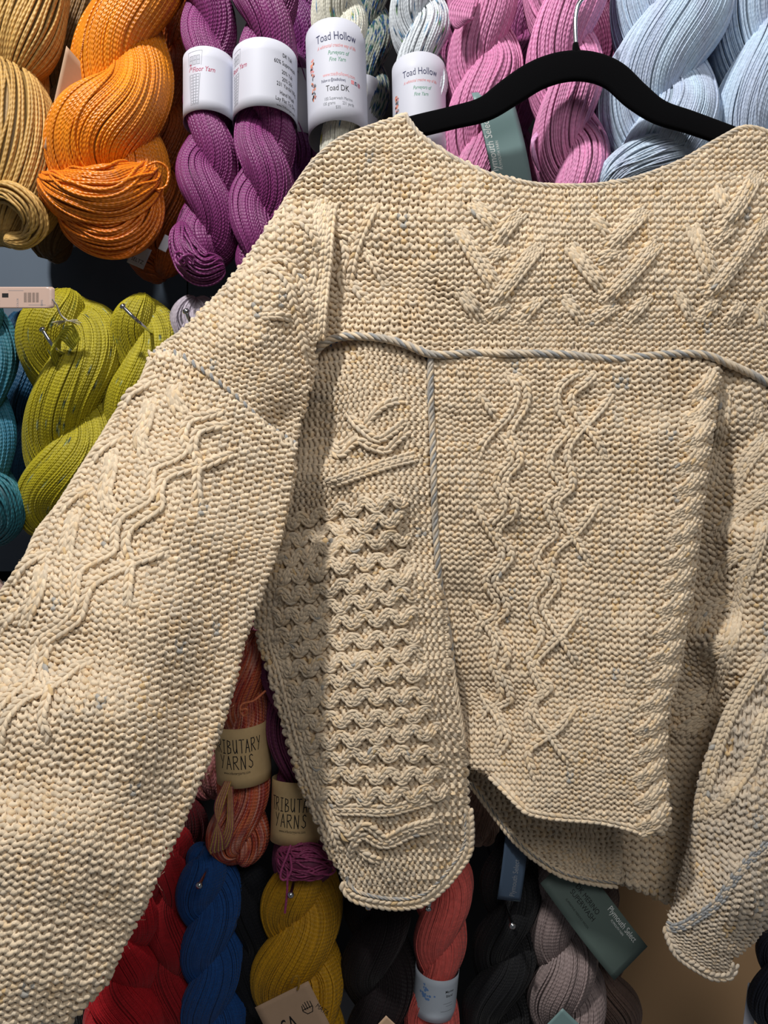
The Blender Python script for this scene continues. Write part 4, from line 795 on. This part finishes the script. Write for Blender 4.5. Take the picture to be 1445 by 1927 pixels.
# ---- greens, teal and lilac, middle row
GN = (168, 156, 22)
TW = speckle([(40, 60, 60), (120, 130, 60), (150, 160, 120)], .012)
r, A, w = skein('large chartreuse green skein with a chrome peg and white string tie', 'chartreuse green skeins', [(132, 556, YF, 150), (134, 620, YF, 184), (140, 700, YF, 180), (145, 800, YF, 176), (130, 880, YF, 190), (110, 950, YF, 150), (112, 1000, YF, 90)], GN, lean=1, lobe=168, y0=742, yr=1.95, mat=M_PLY, fat=.32, off=.20, colfn=TW, turns_twist=.1, cap=(.55, .3))
for k in range(7): strand(r, [(150-k*2, 640+k*3, YF-.046), (135-k*4, 612+k*4, YF-.052), (115-k*3, 628+k*6, YF-.052), (112-k, 660+k*5, YF-.04)], 2.3, (150, 146, 26), 'yarn_end')
strand(r, [(98, 563, YF-.075), (107, 575, YF-.07), (114, 592, YF-.064), (126, 603, YF-.06)], 1.6, (225, 220, 215), 'string', M_FINE)
tb_ = Tubes()
for k in range(26):
    a = RNG.uniform(-.5, .5)+(math.pi if k % 2 else 0.25); l = RNG.uniform(16, 30); q = np.linspace(0, 1, 6)
    P = np.array([Wd(126+l*math.cos(a)*t, 604-l*.5*math.sin(a)*t+6*t*t, YF-.058+.006*t) for t in q]); tb_.add(P, .00022, lin((216, 208, 180)), 4)
tb_.obj('frayed_tie', M_FINE, r)
r2 = empty('price_tag', tuple(Wd(50, 560, -0.16))); tag(r2, 'tan plastic-coated price tag with a barcode at the left edge above the green skein', 'tag')
cs = card(r2, 34, 560, 138, 40, YF-.072, mat=plain('glossy_tan_card', (200, 172, 158), .22, spec=.6), name='tag_card', corner=5)
cs.lines([[(12+i*1.75, -9), (12+i*1.75, 9)] for i in range(16) if i not in (3, 8, 12)], .8, M_INK, 'barcode')
cs.text('RRP', -32, 10, 9, M_INK, rot=-math.pi/2, name='lettering'); cs.text('8095', 48, 10, 6, M_GREY, rot=-math.pi/2); cs.text('COLOR', 2, 10, 5, M_GREY, rot=-math.pi/2)
cs.faces(np.array([(-30, -8), (-18, -8), (-18, 0), (-30, 0)]), [(0, 1, 2, 3)], M_INK, 'printed_block')
cs.lines([[(-18, -13), (10, -13)], [(20, 14), (52, 14)]], .7, M_GREY)
r, A, w = skein('smaller chartreuse green skein half covered by the sweater sleeve', 'chartreuse green skeins', [(272, 560, YF, 100), (272, 620, YF, 118), (268, 700, YF, 120), (258, 800, YF, 120), (262, 900, YF, 100)], GN, lean=1, lobe=150, y0=720, yr=1.95, mat=M_PLY, fat=.32, off=.2, colfn=TW, turns_twist=.1, cap=(.55, .5))
skein('lilac grey skein peeking out above the sleeve seam', None, [(368, 562, YF, 90), (368, 610, YF, 100), (368, 700, YF, 100), (368, 800, YF, 90)], (176, 166, 178), lean=1, lobe=140, y0=660, yr=2.3, mat=M_FINE, cap=(.55, .5))
TL = (40, 104, 118)
r, A, w = skein('teal skein cut off by the left edge of the photo', None, [(-30, 560, YF, 130), (-30, 700, YF, 116), (-30, 850, YF, 112), (-24, 950, YF, 130), (-26, 1015, YF, 90)], TL, lean=1, lobe=150, y0=760, yr=2.3, mat=M_PLY, colfn=dyed((36, 110, 150), 40, .5))
extra(r, [(-40, 905, YF-.02, 22), (0, 930, YF-.034, 34), (18, 975, YF-.03, 26), (0, 1005, YF-.02, 20), (-40, 1010, YF-.02, 20)], (40, 104, 116), yr=2.6)
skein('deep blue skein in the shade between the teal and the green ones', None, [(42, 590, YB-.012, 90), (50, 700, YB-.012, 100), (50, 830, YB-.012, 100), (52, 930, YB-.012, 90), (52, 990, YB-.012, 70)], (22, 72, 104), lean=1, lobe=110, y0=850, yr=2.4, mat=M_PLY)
# ---- lower middle
RD = varieg([(130, 26, 40), (204, 84, 50), (216, 120, 76), (176, 88, 84), (220, 156, 136), (190, 84, 46)], 34, 5, .55)
r, A, w = skein('rust and pink variegated skein in a brown kraft band', 'variegated skeins in kraft bands', [(480, 1190, YF, 70), (470, 1270, YF, 84), (458, 1340, YF, 90), (456, 1410, YF, 88), (458, 1480, YF, 100), (448, 1560, YF, 120), (452, 1622, YF, 100)], (176, 66, 40), lean=1, lobe=128, y0=1530, yr=2.0, mat=M_SILK, colfn=RD, fat=.32, off=.18)
strand(r, [(500, 1300, YF-.03), (478, 1318, YF-.036), (458, 1324, YF-.04), (452, 1332, YF-.042), (456, 1346, YF-.044), (464, 1344, YF-.044), (464, 1334, YF-.046), (455, 1336, YF-.046)], 2.2, (214, 120, 80), 'tie_strand')
for k in range(8): strand(r, [(434-k*1.5, 1470, YF-.03), (418-k*2, 1520, YF-.038), (402+k*2.5, 1575, YF-.038), (396+k*4, 1606-k, YF-.03), (425+k*2, 1560, YF-.036), (430+k, 1480, YF-.03)], 1.7, [(190, 150, 80), (160, 90, 100), (196, 160, 90), (150, 80, 80)][k % 4], 'loose_strand')
ST = {'T': [[(0, 0), (1, 0)], [(.5, 0), (.5, 1)]], 'R': [[(0, 0), (0, 1)], [(0, .02), (.6, .02), (.75, .2), (.6, .42), (0, .5)], [(.2, .5), (.85, 1)]], 'I': [[(.1, 0), (.7, 0)], [(.4, 0), (.4, 1)], [(.1, 1), (.7, 1)]],
      'B': [[(0, 0), (0, 1)], [(0, 0), (.55, .08), (.6, .3), (.05, .46)], [(.05, .46), (.75, .6), (.7, .9), (0, 1)]], 'U': [[(0, 0), (.05, .75), (.3, 1), (.6, .9), (.75, .6), (.75, 0)], [(.75, .6), (.8, 1)]],
      'A': [[(0, 1), (.42, 0), (.85, 1)], [(.15, .62), (.72, .62)]], 'Y': [[(0, 0), (.35, .45)], [(.8, 0), (.2, 1)]], 'N': [[(0, 1), (.05, 0), (.7, 1), (.75, 0)]], 'S': [[(.75, .12), (.5, 0), (.2, .12), (.25, .38), (.65, .58), (.7, .85), (.35, 1), (0, .85)]]}
def hand(cs, word, x, y, w, h, lw=1.7):
    for i, ch in enumerate(word):
        j = (i*37 % 7-3)*.2
        cs.lines([[(x+i*w*1.28+a*w, y+j+b*h) for a, b in s_] for s_ in ST[ch]], lw, M_INK, 'lettering')
def tribu(cs):
    hand(cs, 'TRIBUTARY', -55, -34, 9.3, 24); hand(cs, 'YARNS', -38, -5, 11.5, 24); cs.text('www.tributaryyarns.com', -4, 30, 7.4, M_INK, xs=.74)
cs = band(r, 457, 1410, 102, 108, YF-.002, mat=M_KRAFT, bow=-4, tilt=-.06); tribu(cs)
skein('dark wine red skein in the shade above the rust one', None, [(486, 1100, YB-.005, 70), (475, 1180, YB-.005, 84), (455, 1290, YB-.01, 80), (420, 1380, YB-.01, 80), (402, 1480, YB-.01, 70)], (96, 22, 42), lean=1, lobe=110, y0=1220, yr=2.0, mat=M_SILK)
r, A, w = skein('pink and brown striped skein end showing beside the sleeve edge', None, [(420, 1330, YB-.012, 70), (410, 1400, YB-.012, 90), (396, 1460, YB-.012, 96), (396, 1500, YB-.012, 60)], (176, 100, 104), lean=-1, lobe=110, y0=1430, yr=2.2, colfn=varieg([(120, 50, 54), (200, 130, 130), (110, 60, 40)], 120, 2, .9))
r, A, w = skein('plum purple skein in a brown kraft band beside the knitted side panel', 'variegated skeins in kraft bands', [(510, 1150, YF-.004, 60), (525, 1250, YF-.004, 76), (545, 1360, YF-.004, 86), (562, 1440, YF-.004, 90), (568, 1520, YF-.004, 90), (570, 1600, YF-.004, 110), (575, 1668, YF-.004, 100)], (122, 52, 92), lean=-1, lobe=130, y0=1300, yr=2.2, mat=M_PLY, colfn=dyed((92, 34, 70), 60, .6), fat=.32, off=.19)
cs = band(r, 563, 1516, 104, 116, YF-.006, mat=M_KRAFT, bow=8, tilt=.03)
hand(cs, 'TRIBUTARY', -58, -29, 9.3, 24); hand(cs, 'YARNS', -46, 0, 11.2, 24); cs.text('www.tributaryyarns.com', -8, 35, 7.4, M_INK, xs=.74)
extra(r, [(524, 1600, YF-.03, 12), (550, 1620, YF-.036, 26), (590, 1622, YF-.036, 28), (622, 1622, YF-.03, 16)], (150, 60, 104), yr=2.1, jit=.8, stray=.3)
strand(r, [(547, 1590, YF-.05), (540, 1610, YF-.052), (530, 1636, YF-.054), (528, 1652, YF-.054), (538, 1655, YF-.054), (548, 1636, YF-.054), (546, 1610, YF-.054)], 2.2, (170, 70, 120), 'yarn_tail')
strand(r, [(541, 1640, YF-.054), (540, 1680, YF-.054), (536, 1718, YF-.054)], 2.2, (160, 60, 110), 'yarn_tail')
strand(r, [(590, 1640, YF-.04), (618, 1646, YF-.045), (630, 1638, YF-.045), (625, 1630, YF-.045)], 2.2, (160, 60, 110), 'yarn_tail')
# ---- bottom row
RED = (160, 30, 38)
skein('red skein low beside the sleeve edge, nearer of the two red ones', 'red skeins at the bottom', [(268, 1640, YF-.012, 80), (240, 1720, YF-.012, 110), (228, 1800, YF-.012, 116), (236, 1900, YF-.012, 140), (236, 2020, YF-.012, 120)], (186, 26, 36), lean=-1, lobe=92, y0=1868, fat=.34, yr=1.5, mat=M_FINE, sides=4, var=.06)
skein('red skein between the front red one and the navy blue one', 'red skeins at the bottom', [(318, 1560, YF+.012, 80), (318, 1640, YF+.012, 90), (314, 1740, YF+.012, 110), (312, 1850, YF+.012, 120), (315, 1940, YF+.012, 120), (315, 2020, YF+.012, 100)], (160, 24, 32), lean=-1, lobe=112, y0=1735, yr=1.6, fat=.34, mat=M_FINE, sides=4, var=.06)
skein('red skein with deep shade painted in, above the red ones', None, [(352, 1490, YB-.01, 70), (345, 1560, YB-.01, 90), (360, 1700, YB-.01, 90), (360, 1900, YB-.01, 90)], (84, 12, 20), lean=-1, lobe=110, y0=1600, yr=1.8, mat=M_FINE)  # back-row red coloured near black to paint in deep shade
NB = (20, 70, 132)
r, A, w = skein('navy blue skein at the bottom with a chrome peg through its top', None, [(385, 1592, YF, 110), (392, 1660, YF, 122), (398, 1760, YF, 116), (400, 1860, YF, 120), (402, 1960, YF, 120), (402, 2040, YF, 90)], NB, lean=1, lobe=108, y0=1745, yr=1.5, mat=M_FINE, sides=4, fat=.33, off=.17, cap=(.55, .5))
skein('near-black navy skein right of the navy blue one', None, [(465, 1630, YF+.015, 90), (470, 1720, YF+.015, 100), (472, 1830, YF+.015, 104), (470, 1960, YF+.015, 90)], (6, 9, 18), lean=-1, lobe=110, y0=1720, yr=1.7, mat=M_FINE)
r, A, w = skein('mustard yellow skein at the bottom with a tan card tag', None, [(572, 1605, YF, 120), (570, 1680, YF, 142), (562, 1760, YF, 150), (560, 1850, YF, 166), (580, 1940, YF, 140), (590, 2040, YF, 110)], (192, 142, 14), lean=1, lobe=135, y0=1775, yr=2.1, mat=M_PLY, fat=.33, off=.19, turns_twist=.1, cap=(.55, .4))
cs = card(r, 563, 1938, 112, 150, YF-.05, rot=-.46, mat=M_KRAFT2, name='card_tag')
cs.text('SA', -12, 10, 46, M_INK, shear=.15, xs=.62, align='CENTER', rot=-.05); cs.text('MATA', 50, -12, 13, M_INK, xs=.8, rot=1.1, align='CENTER')
cs.lines([[(24, -38), (22, -28), (28, -20), (38, -20), (42, -28), (42, -40)], [(27, -40), (28, -28)], [(32, -42), (32, -28)], [(37, -42), (37, -28)], [(22, -30), (42, -30)]], 1.6, M_INK, 'crown_mark')
strand(r, [(548, 1850, YF-.052), (553, 1838, YF-.056), (562, 1838, YF-.056), (562, 1856, YF-.054), (560, 1862, YF-.052)], 2, (170, 126, 14), 'tag_tie')
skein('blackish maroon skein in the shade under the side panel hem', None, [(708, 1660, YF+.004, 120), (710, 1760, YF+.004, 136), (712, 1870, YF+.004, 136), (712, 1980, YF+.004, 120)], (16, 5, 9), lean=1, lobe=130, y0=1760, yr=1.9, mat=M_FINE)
r, A, w = skein('coral pink skein at the bottom in a pale blue printed band', None, [(842, 1600, YF, 90), (832, 1680, YF, 112), (828, 1760, YF, 100), (820, 1840, YF, 74), (812, 1900, YF, 100), (806, 1990, YF, 150)], (224, 104, 96), lean=1, lobe=118, y0=1720, yr=1.7, mat=M_FINE, fat=.34, off=.16, sides=4, cap=(.5, .2))
cs = band(r, 819, 1858, 82, 78, YF-.002, mat=plain('pale_blue_band', (196, 206, 218), .5), bow=-3, tilt=.10)
cs.blobs([(-26+RNG.normal(0, 6), -8+RNG.normal(0, 7), RNG.uniform(1, 3), RNG.uniform(1, 3)) for _ in range(26)], M_BLUEINK, 'printed_flowers')
cs.text('Merino', 26, -14, 7, M_INK, bold=.03); cs.text('Blend', 26, -6, 7, M_INK, bold=.03); cs.lines([[(14, 4), (34, 4)], [(20, 9), (36, 9)], [(10, 18), (36, 18)]], .7, M_GREY)
BK = (12, 13, 17)
r, A, w = skein('black skein at the bottom with a slate blue card hanging on it', None, [(965, 1570, YF, 100), (960, 1660, YF, 112), (955, 1760, YF, 116), (935, 1860, YF, 124), (930, 1990, YF, 120)], BK, lean=1, lobe=120, y0=1720, yr=1.7, mat=M_FINE, sides=4)
cs = card(r, 966, 1620, 44, 150, YF-.034, rot=.12, curl=.004, mat=M_NAVYCARD, name='card_tag')
cs.faces(np.array([(8, -74), (21, -74), (21, 74), (8, 74)]), [(0, 1, 2, 3)], M_TEALBAR, 'dark_stripe'); cs.text('Plymouth Select', 12, 66, 14, M_GREY, rot=-math.pi/2, align='LEFT', xs=.8)
r, A, w = skein('taupe grey skein at the bottom with a grey-green card tag', None, [(1050, 1630, YF-.004, 90), (1052, 1700, YF-.004, 104), (1060, 1780, YF-.004, 120), (1066, 1850, YF-.004, 140), (1060, 1940, YF-.004, 130), (1060, 2020, YF-.004, 100)], (140, 124, 122), lean=1, lobe=118, y0=1820, yr=2.3, mat=M_PLY, fat=.33, off=.19)
cs = card(r, 1118, 1722, 88, 230, YF-.036, rot=-.66, curl=.008, yaw=.2, mat=M_GREENCARD, name='card_tag')
cs.text('Plymouth Select', 34, 96, 17, M_WHITEINK, rot=-math.pi/2, align='LEFT', xs=.78) if False else cs.text('Plymouth Select', 24, 0, 16.5, M_WHITEINK, rot=math.pi/2, align='LEFT', xs=.8)
cs.text('PLYMOUTH YARN', 18, 20, 6, M_WHITEINK, rot=math.pi/2, align='LEFT', xs=.8)
cs.text('DK MERINO', 2, -70, 14, M_INK, rot=math.pi/2, align='LEFT', xs=.85); cs.text('SUPERWASH', -12, -70, 14, M_INK, rot=math.pi/2, align='LEFT', xs=.85); cs.text('SUPERFINE MERINO WOOL', -25, -66, 5.5, M_INK, rot=math.pi/2, align='LEFT')
skein('brownish taupe skein hanging behind the taupe grey one', None, [(1110, 1640, YF+.03, 90), (1115, 1720, YF+.03, 100), (1120, 1820, YF+.03, 120), (1135, 1910, YF+.03, 140), (1140, 2000, YF+.03, 120)], (104, 82, 72), lean=-1, lobe=110, y0=1850, yr=2.3, mat=M_PLY)
skein('dark navy skein cut off by the right edge near the bottom', None, [(1480, 1760, YF, 110), (1475, 1850, YF, 120), (1465, 1950, YF, 110)], (34, 38, 52), lean=1, lobe=120, y0=1820, yr=2.2)
skein('blush pink skein end peeking between the side panel and the folded hem', None, [(905, 1480, YB-.02, 60), (905, 1540, YB-.02, 80), (908, 1588, YB-.02, 60)], (190, 158, 140), lean=1, lobe=110, y0=1530, yr=1.7, mat=M_FINE)
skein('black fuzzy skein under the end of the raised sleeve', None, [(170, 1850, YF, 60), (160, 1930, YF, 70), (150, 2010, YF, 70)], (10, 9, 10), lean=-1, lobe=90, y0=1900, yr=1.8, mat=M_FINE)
# ---- chrome pegs that carry the skeins
def peg(px, py, label, length=0.10, yfront=-0.134, dx=0, dy=0, big=1.0):
    """straight wire peg from the wall ending in a bent tip with a flat cap"""
    tip = Wd(px, py, yfront); root = empty('display_peg', (tip[0]+dx, WY, tip[2]+dy)); tag(root, label, 'peg', 'chrome display pegs')
    a = np.array([tip[0]+dx, WY, tip[2]+dy]); b = np.array([tip[0]+dx, yfront+.012, tip[2]+dy]); 
    tb = Tubes(); tb.add(cr(np.array([a, (a+b)/2, b, tip]), 30), 0.0016*big, lin((200, 200, 205)), 10); tb.obj('peg_rod', M_CHROME, root)
    tb = Tubes(); n_ = nz(tip-b); tb.add(np.array([tip-n_*.0012, tip-n_*.001, tip, tip+n_*.0016, tip+n_*.0024]), np.array([.0006, .0026, .003, .0026, .0004])*big, lin((230, 230, 235)), 14, ref=(1, .2, .1)); tb.obj('peg_cap', M_CHROME, root)
peg(80, 620, 'chrome peg holding the large chartreuse green skein', dx=.011, dy=-.018)
peg(231, 577, 'chrome peg holding the smaller chartreuse green skein', dx=.014, dy=-.014)
peg(350, 586, 'chrome peg holding the lilac grey skein', dx=.005, dy=-.012)
peg(375, 1666, 'chrome peg tip in the top of the navy blue skein')
peg(547, 1684, 'chrome peg tip in the top of the mustard skein', yfront=-.136)
peg(693, 1707, 'chrome peg tip in front of the blackish maroon skein')
peg(806, 1710, 'chrome peg tip in front of the coral pink skein', dx=.003, dy=.012)
peg(964, 1742, 'chrome peg tip in front of the black skein')

skein('dusty beige-pink skein top peeking past the sleeve at the left edge, below the teal skein', None, [(-34, 1086, YF, 100), (-34, 1150, YF, 120), (-34, 1250, YF, 110)], (176, 148, 140), lean=1, lobe=120, y0=1150, yr=1.8, mat=M_FINE)
r = empty('price_tag', tuple(Wd(1084, 1925, YF-.05))); tag(r, 'sage card corner poking up at the bottom edge in front of the taupe grey skein', 'tag')
card(r, 1070, 1950, 60, 90, YF-.05, rot=-.8, mat=M_TEALCARD, name='tag_card')
r = empty('price_tag', tuple(Wd(720, 1935, YF-.04))); tag(r, 'tan folded card corner at the bottom edge under the blackish maroon skein', 'tag')
card(r, 722, 1948, 44, 60, YF-.045, rot=.75, mat=M_KRAFT2, name='tag_card')
r = empty('price_tag', tuple(Wd(356, 1880, 0))); tag(r, 'dim tan card half hidden between the red and navy blue skeins', 'tag')
card(r, 357, 1876, 34, 50, -0.02, rot=-.7, mat=M_KRAFT2, name='tag_card')
r = empty('price_tag', tuple(Wd(498, 1910, -0.03))); tag(r, 'dim grey-green label hanging low left of the mustard skein tag', 'tag')
cs = card(r, 478, 1912, 56, 70, -0.04, rot=-.35, mat=M_GREENCARD, name='tag_card')
r = empty('price_tag', tuple(Wd(1408, 1890, -0.06))); tag(r, 'white label edge beside the dark navy skein at the lower right', 'tag')
card(r, 1412, 1895, 20, 90, -0.07, rot=.12, mat=M_PAPER, name='tag_card')
